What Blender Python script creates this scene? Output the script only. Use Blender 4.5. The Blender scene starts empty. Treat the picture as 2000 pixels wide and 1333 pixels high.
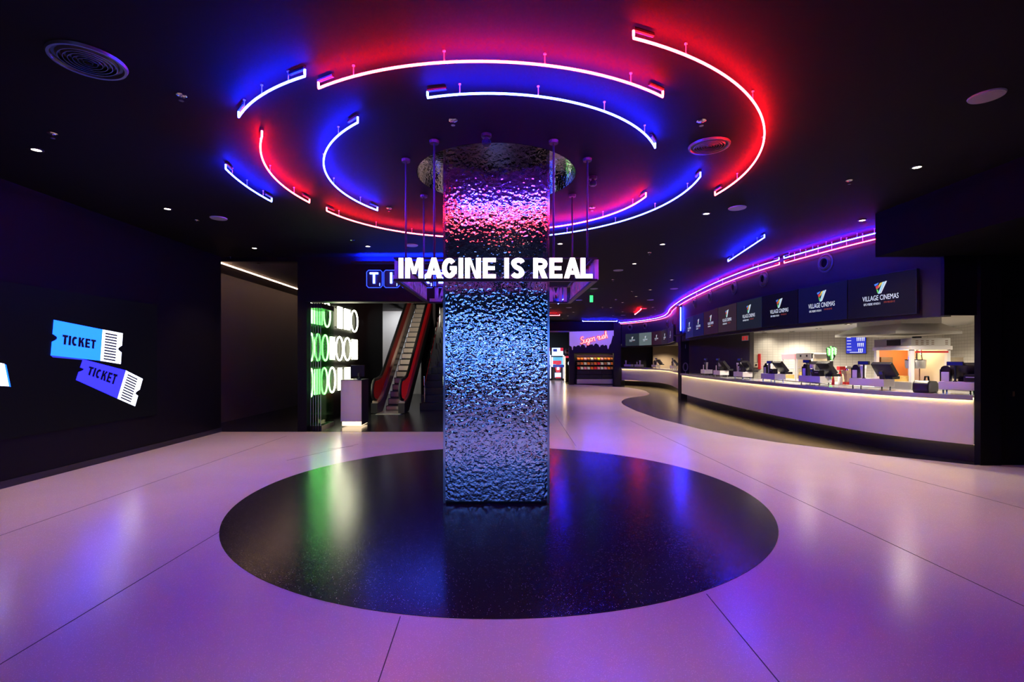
import bpy, bmesh, math, random
import numpy as np
from mathutils import Vector, Matrix
random.seed(7)
PI = math.pi
S = bpy.context.scene
COL = S.collection

# ---------------------------------------------------------------- camera, world, exposure
FPX, CX, YH, EYE = 970.0, 986.0, 700.0, 1.6       # focal length / principal point in 2000x1333 pixels, eye height (m)
CEIL = 3.797
cam_d = bpy.data.cameras.new('camera')
cam = bpy.data.objects.new('camera', cam_d)
COL.objects.link(cam)
cam.location = (0, 0, EYE)
cam.rotation_euler = (PI / 2, 0, 0)
cam_d.sensor_width = 36
cam_d.lens = 36 * FPX / 2000
cam_d.shift_x = (1000 - CX) / 2000
cam_d.shift_y = (YH - 666.5) / 2000
cam_d.clip_start = 0.05
S.camera = cam
W = bpy.data.worlds.new('world')
S.world = W
W.use_nodes = True
W.node_tree.nodes['Background'].inputs[0].default_value = (0.002, 0.002, 0.004, 1)
W.node_tree.nodes['Background'].inputs[1].default_value = 1
S.view_settings.view_transform = 'Standard'
S.view_settings.look = 'None'
S.view_settings.exposure = 0.0
S.view_settings.gamma = 1.0
S.view_settings.use_curve_mapping = False
S.cycles.max_bounces = 8
S.cycles.diffuse_bounces = 3
S.cycles.glossy_bounces = 4
S.cycles.transmission_bounces = 7
S.cycles.transparent_max_bounces = 24
S.cycles.sample_clamp_indirect = 4.0
S.cycles.caustics_refractive = False
S.cycles.caustics_reflective = True


def at(x, y, Y):
    return Vector(((x - CX) * Y / FPX, Y, EYE + (YH - y) * Y / FPX))


def fl(x, y, z=0.0):
    return at(x, y, (EYE - z) * FPX / (y - YH))


def cl(x, y, z=CEIL):
    return at(x, y, (z - EYE) * FPX / (YH - y))


def onx(x, y, X):
    return at(x, y, X * FPX / (x - CX))


# ---------------------------------------------------------------- materials
def mat(name, col, rough=0.5, metal=0.0, emit=None, es=1.0, trans=0.0, spec=0.5, bump=None, mottle=None, ior=1.45, coat=0):
    m = bpy.data.materials.new(name)
    m.use_nodes = True
    nt = m.node_tree
    b = nt.nodes['Principled BSDF']
    b.inputs['Base Color'].default_value = (*col, 1)
    b.inputs['Roughness'].default_value = rough
    b.inputs['Metallic'].default_value = metal
    b.inputs['IOR'].default_value = ior
    b.inputs['Specular IOR Level'].default_value = spec
    b.inputs['Transmission Weight'].default_value = trans
    b.inputs['Coat Weight'].default_value = coat
    if emit:
        b.inputs['Emission Color'].default_value = (*emit, 1)
        b.inputs['Emission Strength'].default_value = es
    tc = None
    if bump or mottle:
        tc = nt.nodes.new('ShaderNodeTexCoord')
    if bump:
        n = nt.nodes.new('ShaderNodeTexNoise')
        n.inputs['Scale'].default_value = bump[0]
        n.inputs['Detail'].default_value = bump[2] if len(bump) > 2 else 2
        bp = nt.nodes.new('ShaderNodeBump')
        bp.inputs['Strength'].default_value = 1
        bp.inputs['Distance'].default_value = bump[1]
        nt.links.new(tc.outputs['Object'], n.inputs['Vector'])
        nt.links.new(n.outputs['Fac'], bp.inputs['Height'])
        nt.links.new(bp.outputs['Normal'], b.inputs['Normal'])
    if mottle:
        n = nt.nodes.new('ShaderNodeTexNoise')
        n.inputs['Scale'].default_value = mottle[0]
        n.inputs['Detail'].default_value = 4
        mr = nt.nodes.new('ShaderNodeMix')
        mr.data_type = 'RGBA'
        mr.inputs['A'].default_value = (*[c * (1 - mottle[1]) for c in col], 1)
        mr.inputs['B'].default_value = (*[min(1, c * (1 + mottle[1])) for c in col], 1)
        nt.links.new(tc.outputs['Object'], n.inputs['Vector'])
        nt.links.new(n.outputs['Fac'], mr.inputs['Factor'])
        nt.links.new(mr.outputs['Result'], b.inputs['Base Color'])
    return m


def terrazzo(name, base, chip, scale, thr, rough, amount):
    m = mat(name, base, rough)
    nt = m.node_tree
    b = nt.nodes['Principled BSDF']
    tc = nt.nodes.new('ShaderNodeTexCoord')
    v = nt.nodes.new('ShaderNodeTexVoronoi')
    v.inputs['Scale'].default_value = scale
    v.inputs['Randomness'].default_value = 1
    lt = nt.nodes.new('ShaderNodeMath')
    lt.operation = 'LESS_THAN'
    lt.inputs[1].default_value = thr
    sep = nt.nodes.new('ShaderNodeSeparateColor')
    gt = nt.nodes.new('ShaderNodeMath')
    gt.operation = 'GREATER_THAN'
    gt.inputs[1].default_value = 1 - amount
    mu = nt.nodes.new('ShaderNodeMath')
    mu.operation = 'MULTIPLY'
    nz = nt.nodes.new('ShaderNodeTexNoise')
    nz.inputs['Scale'].default_value = 0.9
    nz.inputs['Detail'].default_value = 6
    mx0 = nt.nodes.new('ShaderNodeMix')
    mx0.data_type = 'RGBA'
    mx0.inputs['A'].default_value = (*[c * .9 for c in base], 1)
    mx0.inputs['B'].default_value = (*[c * 1.1 for c in base], 1)
    mx = nt.nodes.new('ShaderNodeMix')
    mx.data_type = 'RGBA'
    mx.inputs['B'].default_value = (*chip, 1)
    L = nt.links.new
    L(tc.outputs['Object'], v.inputs['Vector'])
    L(tc.outputs['Object'], nz.inputs['Vector'])
    L(v.outputs['Distance'], lt.inputs[0])
    L(v.outputs['Color'], sep.inputs[0])
    L(sep.outputs['Red'], gt.inputs[0])
    L(lt.outputs[0], mu.inputs[0])
    L(gt.outputs[0], mu.inputs[1])
    L(nz.outputs['Fac'], mx0.inputs['Factor'])
    L(mx0.outputs['Result'], mx.inputs['A'])
    L(mu.outputs[0], mx.inputs['Factor'])
    L(mx.outputs['Result'], b.inputs['Base Color'])
    return m


def hammered(name, col, rough, scale, dist):
    m = mat(name, col, rough, 1.0)
    nt = m.node_tree
    b = nt.nodes['Principled BSDF']
    tc = nt.nodes.new('ShaderNodeTexCoord')
    n = nt.nodes.new('ShaderNodeTexNoise')
    n.inputs['Scale'].default_value = scale
    n.inputs['Detail'].default_value = 1.0
    n.inputs['Roughness'].default_value = 0.4
    n.inputs['Distortion'].default_value = 0.25
    bp = nt.nodes.new('ShaderNodeBump')
    bp.inputs['Strength'].default_value = 1
    bp.inputs['Distance'].default_value = dist
    nt.links.new(tc.outputs['Object'], n.inputs['Vector'])
    nt.links.new(n.outputs['Fac'], bp.inputs['Height'])
    nt.links.new(bp.outputs['Normal'], b.inputs['Normal'])
    return m


def neon(name, core, back, axis=(0, 0, 1)):
    """glass tube: pale discharge seen from the open side, stronger colour added towards the mounting surface for its glow"""
    m = bpy.data.materials.new(name)
    m.use_nodes = True
    nt = m.node_tree
    b = nt.nodes['Principled BSDF']
    b.inputs['Base Color'].default_value = (.02, .02, .02, 1)
    b.inputs['Roughness'].default_value = .2
    g = nt.nodes.new('ShaderNodeNewGeometry')
    d = nt.nodes.new('ShaderNodeVectorMath')
    d.operation = 'DOT_PRODUCT'
    d.inputs[1].default_value = axis
    r = nt.nodes.new('ShaderNodeMapRange')
    r.inputs['From Min'].default_value = .45
    r.inputs['From Max'].default_value = .7
    mx = nt.nodes.new('ShaderNodeMix')
    mx.data_type = 'RGBA'
    mx.inputs['A'].default_value = (*core, 1)
    mx.inputs['B'].default_value = (*back, 1)
    nt.links.new(g.outputs['Normal'], d.inputs[0])
    nt.links.new(d.outputs['Value'], r.inputs['Value'])
    nt.links.new(r.outputs['Result'], mx.inputs['Factor'])
    nt.links.new(mx.outputs['Result'], b.inputs['Emission Color'])
    b.inputs['Emission Strength'].default_value = 1
    return m


def tiles(name, col, grout, sx, sz, axis_u=(1, 0, 0)):
    m = mat(name, col, .25)
    nt = m.node_tree
    b = nt.nodes['Principled BSDF']
    tc = nt.nodes.new('ShaderNodeTexCoord')
    du = nt.nodes.new('ShaderNodeVectorMath')
    du.operation = 'DOT_PRODUCT'
    du.inputs[1].default_value = axis_u
    sp = nt.nodes.new('ShaderNodeSeparateXYZ')
    cb = nt.nodes.new('ShaderNodeCombineXYZ')
    br = nt.nodes.new('ShaderNodeTexBrick')
    br.offset = 0.0
    br.inputs['Color1'].default_value = (*col, 1)
    br.inputs['Color2'].default_value = (*[c * .95 for c in col], 1)
    br.inputs['Mortar'].default_value = (*grout, 1)
    br.inputs['Scale'].default_value = 1
    br.inputs['Mortar Size'].default_value = .006
    br.inputs['Brick Width'].default_value = sx
    br.inputs['Row Height'].default_value = sz
    L = nt.links.new
    L(tc.outputs['Object'], du.inputs[0])
    L(tc.outputs['Object'], sp.inputs[0])
    L(du.outputs['Value'], cb.inputs['X'])
    L(sp.outputs['Z'], cb.inputs['Y'])
    L(cb.outputs[0], br.inputs['Vector'])
    L(br.outputs['Color'], b.inputs['Base Color'])
    return m


M = {}
M['floor'] = terrazzo('pale_terrazzo', (.56, .49, .46), (.78, .73, .71), 150, .30, .23, .35)
M['dark_floor'] = terrazzo('black_terrazzo', (.010, .010, .013), (.55, .55, .6), 110, .16, .22, .16)
M['joint'] = mat('joint', (.05, .04, .045), .6)
M['ceiling'] = mat('ceiling_black', (.0085, .0082, .0088), .7, mottle=(1.3, .15), spec=.08)
M['wall'] = mat('wall_black', (.0045, .0045, .0055), .5, spec=.15, mottle=(2, .2))
M['wallgrey'] = mat('wall_charcoal', (.05, .045, .048), .65, spec=.3, mottle=(1.5, .08))
M['corr'] = mat('corridor_charcoal', (.10, .088, .09), .7, spec=.2, mottle=(1.2, .06))
M['fascia'] = mat('fascia_grey', (.022, .022, .026), .6, mottle=(3, .1), spec=.25)
M['nozzle'] = mat('nozzle_grey', (.05, .05, .056), .45)
M['bulk'] = mat('bulkhead_black', (.004, .004, .005), .8, spec=.05)
M['black'] = mat('black_metal', (.012, .012, .014), .4)
M['satin'] = mat('satin_black', (.02, .02, .024), .3)
M['plastic'] = mat('black_plastic', (.015, .015, .018), .35)
M['steel'] = mat('brushed_steel', (.66, .65, .63), .36, .75, bump=(90, .0005))
M['tray'] = mat('tray_steel', (.80, .79, .77), .4, .2)
M['panel'] = mat('counter_panel', (.84, .83, .70), .34, .20, mottle=(.8, .05))
M['chrome'] = mat('chrome', (.8, .8, .82), .12, 1.0)
M['white'] = mat('white_paint', (.78, .77, .76), .5)
M['cream'] = mat('cream_paint', (.72, .64, .5), .5)
M['offwhite'] = mat('white_plastic', (.8, .8, .82), .35)
M['red'] = mat('red_paint', (.55, .02, .025), .35)
M['redglass'] = mat('red_panel_glow', (.45, .01, .012), .25, emit=(.8, .01, .015), es=.16)  # red light is put into the panel as glow
M['redglass_dim'] = mat('red_panel_dim_glow', (.26, .008, .010), .45, spec=.1, emit=(.5, .01, .012), es=.05)  # left copy of the red panel, with a dimmer glow put in
M['deck'] = mat('escalator_deck', (.42, .33, .27), .4, .3)
M['riser'] = mat('escalator_riser', (.60, .52, .43), .5)
M['brown'] = mat('brown_wood', (.17, .085, .035), .45, mottle=(6, .3))
M['orange'] = mat('orange_board', (.55, .17, .04), .5)
M['tan'] = mat('tan_paint', (.56, .44, .30), .6)
M['slab'] = mat('counter_slab', (.45, .45, .47), .18, .2)
M['brass'] = mat('dull_brass', (.20, .13, .05), .4, .5)
M['clip'] = mat('clear_clip', (.85, .85, .9), .15, .3)
M['mirror'] = hammered('hammered_steel', (.82, .82, .84), .045, 27, .0046)
M['edge'] = mat('column_edge', (.5, .5, .52), .15, 1.0)
M['nblue'] = neon('neon_blue', (4, 7, 400), (1.5, 5, 640))
M['nred'] = neon('neon_red', (84, 3, 4), (640, 1.6, 5))
M['nblue2'] = neon('neon_blue_line', (2, 3.5, 42), (1.5, 4, 700))
M['nred2'] = neon('neon_red_line', (15, 1.3, 1.6), (240, 1, 4))
M['nwhite'] = mat('neon_white', (.1, .1, .1), .3, emit=(1, 1, .68), es=9)
M['nblue_s'] = mat('neon_blue_sign', (.02, .02, .05), .3, emit=(.04, .08, 1), es=45)
M['nblade'] = mat('neon_blade_blue', (.02, .02, .05), .3, emit=(.01, .025, 1), es=230)
M['nedge_s'] = mat('neon_blue_edge', (.02, .02, .05), .3, emit=(.012, .035, 1), es=7)
M['npink'] = mat('neon_pink', (.1, .02, .04), .3, emit=(1, .42, .40), es=1.7)
M['pinkback'] = mat('pink_backing', (.3, .01, .05), .4, emit=(1, .008, .10), es=.75)
M['ngreen'] = mat('neon_green', (.02, .1, .02), .3, emit=(.12, 1, .1), es=4)
M['nwgreen'] = mat('neon_green_core', (.02, .1, .02), .3, emit=(.75, 1, .75), es=3)
M['letter'] = mat('letter_face', (.8, .8, .8), .4, emit=(1, .97, .86), es=3.2)
M['letter_back'] = mat('letter_back', (.72, .70, .74), .45)
M['led'] = mat('warm_led', (.5, .4, .3), .4, emit=(1, .70, .34), es=28)
M['led_foot'] = mat('warm_foot_led', (.5, .4, .3), .4, emit=(1, .62, .22), es=6)
M['ledw'] = mat('corridor_led', (.5, .4, .3), .4, emit=(1, .6, .38), es=24)
M['ledwhite'] = mat('pedestal_led', (.5, .4, .3), .4, emit=(1, .74, .46), es=2.6)
M['lamp'] = mat('downlight_lens', (.8, .7, .6), .4, emit=(1, .80, .62), es=14)
M['lampdim'] = mat('downlight_lens_far', (.8, .7, .6), .4, emit=(1, .76, .52), es=1.6)
M['disc'] = mat('speaker_cover', (.33, .32, .34), .6)
M['vent'] = mat('vent_metal', (.12, .12, .13), .35, .4)
M['sprk'] = mat('sprinkler_chrome', (.75, .75, .8), .18, 1.0)
def pane(name, tint, refl=.035):
    m = bpy.data.materials.new(name)
    m.use_nodes = True
    nt = m.node_tree
    out = nt.nodes['Material Output']
    nt.nodes.remove(nt.nodes['Principled BSDF'])
    tr = nt.nodes.new('ShaderNodeBsdfTransparent')
    tr.inputs[0].default_value = (*tint, 1)
    gl = nt.nodes.new('ShaderNodeBsdfGlossy')
    gl.inputs['Roughness'].default_value = .03
    gl.inputs['Color'].default_value = (.85, 1, .88, 1)
    mx = nt.nodes.new('ShaderNodeMixShader')
    mx.inputs[0].default_value = refl
    nt.links.new(tr.outputs[0], mx.inputs[1])
    nt.links.new(gl.outputs[0], mx.inputs[2])
    nt.links.new(mx.outputs[0], out.inputs[0])
    return m


M['glass_edge'] = mat('glass_edge', (.30, .42, .33), .12)
M['glass'] = pane('green_glass', (.77, .94, .80))
M['cglass'] = mat('clear_glass', (.95, .96, .95), .02, 0, trans=1.0, ior=1.15)
M['exitg'] = mat('exit_green', (.02, .3, .06), .4, emit=(.04, 1, .16), es=2.2)
M['popcorn'] = mat('popcorn', (.75, .5, .15), .8, bump=(60, .01))
M['vid'] = mat('video_wall_black', (.0015, .0015, .002), .4, emit=(.0018, .0018, .003), es=1, spec=.08)
M['scr_blue'] = mat('screen_blue', (.01, .01, .05), .3, emit=(.02, .035, .62), es=1)
M['scr_white'] = mat('screen_white', (.2, .2, .2), .3, emit=(.9, .92, 1), es=1)
M['disp_blue'] = mat('display_blue', (.01, .01, .06), .25, emit=(.005, .006, .10), es=1)
M['tk_blue'] = mat('ticket_blue', (.02, .05, .1), .4, emit=(.024, .42, 6), es=1)
M['tk_violet'] = mat('ticket_violet', (.02, .02, .1), .4, emit=(.055, .052, 6), es=1)
M['tk_white'] = mat('ticket_white', (.1, .1, .1), .4, emit=(2.6, 2.7, 3.8), es=1)
M['tk_dark'] = mat('ticket_ink', (.003, .003, .01), .4, emit=(.0015, .0015, .01), es=1)
M['tk_glow'] = mat('ticket_edge', (.02, .02, .1), .4, emit=(.03, .05, .75), es=1)
M['logo_white'] = mat('logo_white', (.1, .1, .1), .4, emit=(.75, .82, .95), es=1)
M['logo_red'] = mat('logo_red', (.1, .02, .02), .4, emit=(.30, .05, .02), es=1)
M['drip'] = mat('lilac_panel', (.66, .56, .68), .5, emit=(.30, .21, .34), es=.6)
M['led_sky'] = mat('video_wall_blue', (.01, .01, .05), .3, emit=(.12, .40, 1.0), es=5.5)
M['exit_red'] = mat('exit_red', (.6, .04, .04), .4, emit=(.5, .03, .03), es=.5)


# ---------------------------------------------------------------- mesh helpers
class MB:
    def __init__(s):
        s.v, s.f, s.m, s.mi = [], [], [], 0

    def add(s, vs, fs):
        o = len(s.v)
        s.v += [tuple(v) for v in vs]
        for f in fs:
            s.f.append([i + o for i in f])
            s.m.append(s.mi)

    def hexa(s, p):  # 8 points: bottom 4 ccw, top 4 ccw
        s.add(p, [(3, 2, 1, 0), (4, 5, 6, 7), (0, 1, 5, 4), (1, 2, 6, 5), (2, 3, 7, 6), (3, 0, 4, 7)])

    def box(s, x0, y0, z0, x1, y1, z1, T=None):
        p = [Vector(q) for q in ((x0, y0, z0), (x1, y0, z0), (x1, y1, z0), (x0, y1, z0), (x0, y0, z1), (x1, y0, z1), (x1, y1, z1), (x0, y1, z1))]
        if T:
            p = [T @ q for q in p]
        s.hexa(p)

    def tube(s, pts, r, n=8, closed=False):
        pts = [Vector(p) for p in pts]
        N = len(pts)
        rings = []
        up = None
        for i, p in enumerate(pts):
            a = pts[i - 1] if (i > 0 or closed) else p
            b = pts[(i + 1) % N] if (i < N - 1 or closed) else p
            t = (b - a).normalized()
            if up is None:
                up = Vector((0, 0, 1)) if abs(t.z) < .9 else Vector((1, 0, 0))
            u = (up - t * up.dot(t))
            if u.length < 1e-5:
                u = t.orthogonal()
            u.normalize()
            up = u
            w = t.cross(u)
            rr = r[i] if isinstance(r, (list, tuple)) else r
            rings.append([p + (u * math.cos(2 * PI * k / n) + w * math.sin(2 * PI * k / n)) * rr for k in range(n)])
        vs = [q for g in rings for q in g]
        fs = []
        for i in range(N if closed else N - 1):
            j = (i + 1) % N
            for k in range(n):
                l = (k + 1) % n
                fs.append((i * n + k, i * n + l, j * n + l, j * n + k))
        if not closed:
            fs.append(tuple(range(n))[::-1])
            fs.append(tuple((N - 1) * n + k for k in range(n)))
        s.add(vs, fs)

    def lathe(s, prof, c=(0, 0, 0), n=24, T=None, cap=True):
        vs, fs = [], []
        for (r, z) in prof:
            for k in range(n):
                a = 2 * PI * k / n
                q = Vector((r * math.cos(a), r * math.sin(a), z))
                q = (T @ q) if T else q + Vector(c)
                vs.append(q)
        for i in range(len(prof) - 1):
            for k in range(n):
                l = (k + 1) % n
                fs.append((i * n + k, i * n + l, (i + 1) * n + l, (i + 1) * n + k))
        if cap:
            fs.append(tuple(range(n))[::-1])
            fs.append(tuple((len(prof) - 1) * n + k for k in range(n)))
        s.add(vs, fs)

    def prism(s, poly, d0, d1, T=None):
        """polygon in local xy extruded d0..d1 in local z"""
        n = len(poly)
        vs = [Vector((p[0], p[1], d0)) for p in poly] + [Vector((p[0], p[1], d1)) for p in poly]
        if T:
            vs = [T @ q for q in vs]
        fs = [tuple(range(n))[::-1], tuple(range(n, 2 * n))]
        for i in range(n):
            j = (i + 1) % n
            fs.append((i, j, n + j, n + i))
        s.add(vs, fs)

    def band(s, P, Q, z0, z1):
        """curved slab between plan polylines P and Q, z0..z1"""
        n = len(P)
        vs = []
        for p, q in zip(P, Q):
            vs += [(p[0], p[1], z0), (q[0], q[1], z0), (q[0], q[1], z1), (p[0], p[1], z1)]
        fs = [(0, 1, 2, 3), tuple((n - 1) * 4 + k for k in (3, 2, 1, 0))]
        for i in range(n - 1):
            for k in range(4):
                l = (k + 1) % 4
                fs.append((i * 4 + k, (i + 1) * 4 + k, (i + 1) * 4 + l, i * 4 + l))
        s.add(vs, fs)

    def build(s, name, m, parent=None, smooth=False, bevel=0):
        me = bpy.data.meshes.new(name)
        off = Vector(parent['_o']) if parent is not None and '_o' in parent else None
        me.from_pydata(s.v, [], s.f)
        ms = m if isinstance(m, (list, tuple)) else [m]
        for k in ms:
            me.materials.append(M[k])
        if len(ms) > 1:
            me.polygons.foreach_set('material_index', s.m)
        bm = bmesh.new()
        bm.from_mesh(me)
        bmesh.ops.recalc_face_normals(bm, faces=bm.faces)
        bm.to_mesh(me)
        bm.free()
        if smooth:
            me.polygons.foreach_set('use_smooth', [True] * len(me.polygons))
            try:
                me.set_sharp_from_angle(angle=math.radians(40))
            except Exception:
                pass
        o = bpy.data.objects.new(name, me)
        COL.objects.link(o)
        if bevel:
            b = o.modifiers.new('bevel', 'BEVEL')
            b.width = bevel
            b.segments = 2
            b.limit_method = 'ANGLE'
        if parent is not None:
            o.parent = parent
        return o


def tag(o, label, cat, group=None, kind=None):
    o['label'] = label
    o['category'] = cat
    if group:
        o['group'] = group
    if kind:
        o['kind'] = kind
    return o


def thing(name, label, cat, loc=(0, 0, 0), rz=0, group=None):
    o = bpy.data.objects.new(name, None)
    COL.objects.link(o)
    o.empty_display_size = .1
    o.location = loc
    o.rotation_euler = (0, 0, rz)
    return tag(o, label, cat, group)


def struct(name, mb, m, label=None, **k):
    o = mb.build(name, m, **k)
    o['kind'] = 'structure'
    if label:
        o['label'] = label
    return o


def box(name, m, b, parent=None, bevel=0):
    k = MB()
    k.box(*b)
    return k.build(name, m, parent, bevel=bevel)


def text_mesh(s, size, extrude=0.0, offset=0.0, align='CENTER', spacing=1.0):
    c = bpy.data.curves.new('text', 'FONT')
    c.body = s
    c.size = size
    c.extrude = extrude
    c.offset = offset
    c.align_x = align
    c.align_y = 'CENTER'
    c.space_character = spacing
    c.resolution_u = 3
    o = bpy.data.objects.new('text', c)
    COL.objects.link(o)
    bpy.context.view_layer.update()
    dg = bpy.context.evaluated_depsgraph_get()
    me = bpy.data.meshes.new_from_object(o.evaluated_get(dg))
    bpy.data.objects.remove(o)
    bpy.data.curves.remove(c)
    return me


def text(name, s, m, T, size, width=None, height=None, extrude=0.0, offset=0.0, parent=None, spacing=1.0, centre=True):
    """lettering as mesh; fitted to width/height, T maps (x right, y up, z out)"""
    me = text_mesh(s, size, extrude, offset, spacing=spacing)
    n = len(me.vertices)
    co = np.empty(n * 3)
    me.vertices.foreach_get('co', co)
    co = co.reshape(-1, 3)
    lo, hi = co.min(0), co.max(0)
    if centre:
        co[:, :2] -= (lo[:2] + hi[:2]) / 2
    if width:
        co[:, 0] *= width / (hi[0] - lo[0])
    if height:
        co[:, 1] *= height / (hi[1] - lo[1])
    Tm = np.array(T)
    co = co @ Tm[:3, :3].T + Tm[:3, 3]
    me.vertices.foreach_set('co', co.reshape(-1))
    me.update()
    me.materials.clear()
    for k in (m if isinstance(m, (list, tuple)) else [m]):
        me.materials.append(M[k])
    o = bpy.data.objects.new(name, me)
    me.name = name
    COL.objects.link(o)
    if parent is not None:
        o.parent = parent
    return o


def ribbon(pts, w):
    P = np.array(pts, float)
    T = np.gradient(P, axis=0)
    T /= np.linalg.norm(T, axis=1)[:, None]
    N_ = np.c_[-T[:, 1], T[:, 0]] * w / 2
    return [tuple(p) for p in P + N_] + [tuple(p) for p in (P - N_)[::-1]]


def glyph(ch, w, s):
    """bold sans capital as a list of polygons in a w x 1 box, s = stroke"""
    q = lambda a, b, c, d: [(a, b), (c, b), (c, d), (a, d)]
    arc = lambda a0, a1: [(w / 2 + (w - s) / 2 * math.cos(math.radians(a0 + (a1 - a0) * k / 24)), .5 + (1 - s) / 2 * math.sin(math.radians(a0 + (a1 - a0) * k / 24))) for k in range(25)]
    V = q(0, 0, s, 1)
    if ch == 'I':
        return [q(0, 0, w, 1)]
    if ch == 'L':
        return [V, q(s, 0, w, s * .9)]
    if ch == 'E':
        return [V, q(s, 0, w, s * .86), q(s, .5 - s * .4, w * .92, .5 + s * .4), q(s, 1 - s * .86, w, 1)]
    if ch == 'T':
        return [q(0, 1 - s * .9, w, 1), q(w / 2 - s / 2, 0, w / 2 + s / 2, 1 - s * .9)]
    if ch == 'N':
        return [V, q(w - s, 0, w, 1), [(s * .6, 1), (s * 1.2, 1), (w - s * .6, 0), (w - s * 1.2, 0)]]
    if ch == 'M':
        return [V, q(w - s, 0, w, 1), [(s * .5, 1), (s * 1.25, 1), (w / 2 + s * .38, .22), (w / 2 - s * .38, .22)], [(w - s * 1.25, 1), (w - s * .5, 1), (w / 2 + s * .38, .22), (w / 2 - s * .38, .22)]]
    if ch == 'A':
        return [[(0, 0), (s * 1.08, 0), (w / 2 + s * .5, 1), (w / 2 - s * .5, 1)], [(w - s * 1.08, 0), (w, 0), (w / 2 + s * .5, 1), (w / 2 - s * .5, 1)], q(w * .22, .19, w * .78, .19 + s * .78)]
    if ch == 'R':
        b = [(s * .5, 1 - s / 2), (w * .5, 1 - s / 2)] + [(w - s / 2 - (w * .5 - s / 2) * (1 - math.cos(a)), .70 + (.30 - s / 2) * math.sin(a)) for a in [PI / 2 - PI * k / 12 for k in range(1, 12)]] + [(w * .5, .40 + s / 2), (s * .5, .40 + s / 2)]
        return [V, ribbon(b, s * .92), [(w * .36, .44), (w * .36 + s * 1.15, .44), (w, 0), (w - s * 1.2, 0)]]
    if ch == 'C':
        return [ribbon(arc(46, 314), s)]
    if ch == 'G':
        return [ribbon(arc(42, 348), s), q(w * .54, .5 - s * .42, w, .5 + s * .42), q(w - s * .96, .22, w, .5)]
    if ch == 'S':
        c = catmull([(w - s * .42, .77), (w * .74, 1 - s * .56), (w * .42, 1 - s * .5), (s * .54, .77), (w * .34, .575), (w * .66, .45), (w - s * .52, .25), (w * .58, s * .5), (w * .28, s * .56), (s * .40, .22)], 5)
        return [ribbon(c, s * .96)]
    if ch == 'K':
        return [V, [(s, .36), (s, .66), (w - s * 1.15, 1), (w, 1)], [(s * 1.2, .52), (s * 2.0, .66), (w, 0), (w - s * 1.2, 0)]]
    return []


def frame(o, r, u):
    """matrix with local x -> r, local y -> u, local z -> r x u"""
    r, u = Vector(r).normalized(), Vector(u).normalized()
    w = r.cross(u)
    T = Matrix.Identity(4)
    for i in range(3):
        T[i][0], T[i][1], T[i][2], T[i][3] = r[i], u[i], w[i], o[i]
    return T


def copy_tree(o, parent=None):
    c = o.copy()
    COL.objects.link(c)
    if parent is not None:
        c.parent = parent
    for ch in list(o.children):
        copy_tree(ch, c)
    return c


ORD = ['first', 'second', 'third', 'fourth', 'fifth', 'sixth', 'seventh', 'eighth', 'ninth', 'tenth', 'eleventh', 'twelfth', 'thirteenth', 'fourteenth',
       'fifteenth', 'sixteenth', 'seventeenth', 'eighteenth', 'nineteenth', 'twentieth', 'twenty-first', 'twenty-second', 'twenty-third', 'twenty-fourth',
       'twenty-fifth', 'twenty-sixth', 'twenty-seventh', 'twenty-eighth', 'twenty-ninth', 'thirtieth']


def catmull(P, n=10):
    P = [np.array(p, float) for p in P]
    P = [2 * P[0] - P[1]] + P + [2 * P[-1] - P[-2]]
    out = []
    for i in range(1, len(P) - 2):
        for k in range(n):
            t = k / n
            a, b, c, d = P[i - 1:i + 3]
            out.append(.5 * (2 * b + (c - a) * t + (2 * a - 5 * b + 4 * c - d) * t * t + (3 * b - a - 3 * c + d) * t ** 3))
    out.append(P[-2])
    return np.array(out)


def offset(P, d):
    """offset plan polyline; positive d = to the right of travel"""
    T = np.gradient(P, axis=0)
    T /= np.linalg.norm(T, axis=1)[:, None]
    return P + d * np.c_[T[:, 1], -T[:, 0]]


def at_px(P, px, lo=0, hi=1e9):
    """point (and tangent) of a plan polyline that projects to image column px"""
    for i in range(len(P) - 1):
        a, b = P[i], P[i + 1]
        if not (lo <= a[1] <= hi):
            continue
        fa = CX + a[0] / a[1] * FPX - px
        fb = CX + b[0] / b[1] * FPX - px
        if fa * fb <= 0 and fa != fb:
            t = fa / (fa - fb)
            p = a + (b - a) * t
            tg = (b - a) / np.linalg.norm(b - a)
            return p, tg
    i = int(np.argmin([abs(CX + a[0] / a[1] * FPX - px) + (0 if lo <= a[1] <= hi else 1e6) for a in P[:-1]]))
    return P[i], (P[i + 1] - P[i]) / np.linalg.norm(P[i + 1] - P[i])


def spot(loc, col, energy, size=2.0, blend=.6, radius=.04, direction=(0, 0, -1), parent=None):
    l = bpy.data.lights.new('lamp', 'SPOT')
    l.color = col
    l.energy = energy
    l.spot_size = size
    l.spot_blend = blend
    l.shadow_soft_size = radius
    o = bpy.data.objects.new('lamp', l)
    COL.objects.link(o)
    o.location = loc
    o.rotation_euler = Vector(direction).to_track_quat('-Z', 'Y').to_euler()
    if parent is not None:
        o.parent = parent
    return o


# ---------------------------------------------------------------- plan curves of the bar side
NEON = catmull([(6.75, 7.0), (6.25, 8.4), (5.95, 10.0), (5.8, 11.6), (5.84, 13.3), (6.02, 15.2), (6.4, 18.0), (7.0, 21.0), (7.55, 23.0), (7.95, 25.0), (7.9, 26.9), (7.4, 28.6), (6.8, 29.55)])
FAS = offset(NEON, .22)
FAS = FAS[FAS[:, 1] > 7.52]
OPEN_Z = 2.245
COUNT = catmull([(7.3, 7.3), (6.82, 8.0), (6.5, 8.8), (6.32, 9.9), (6.23, 11.2), (6.22, 12.6), (6.27, 14.3), (6.4, 16.6), (6.62, 18.6)])
CX0, CY0 = -.0925, 6.016            # column centre

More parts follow.
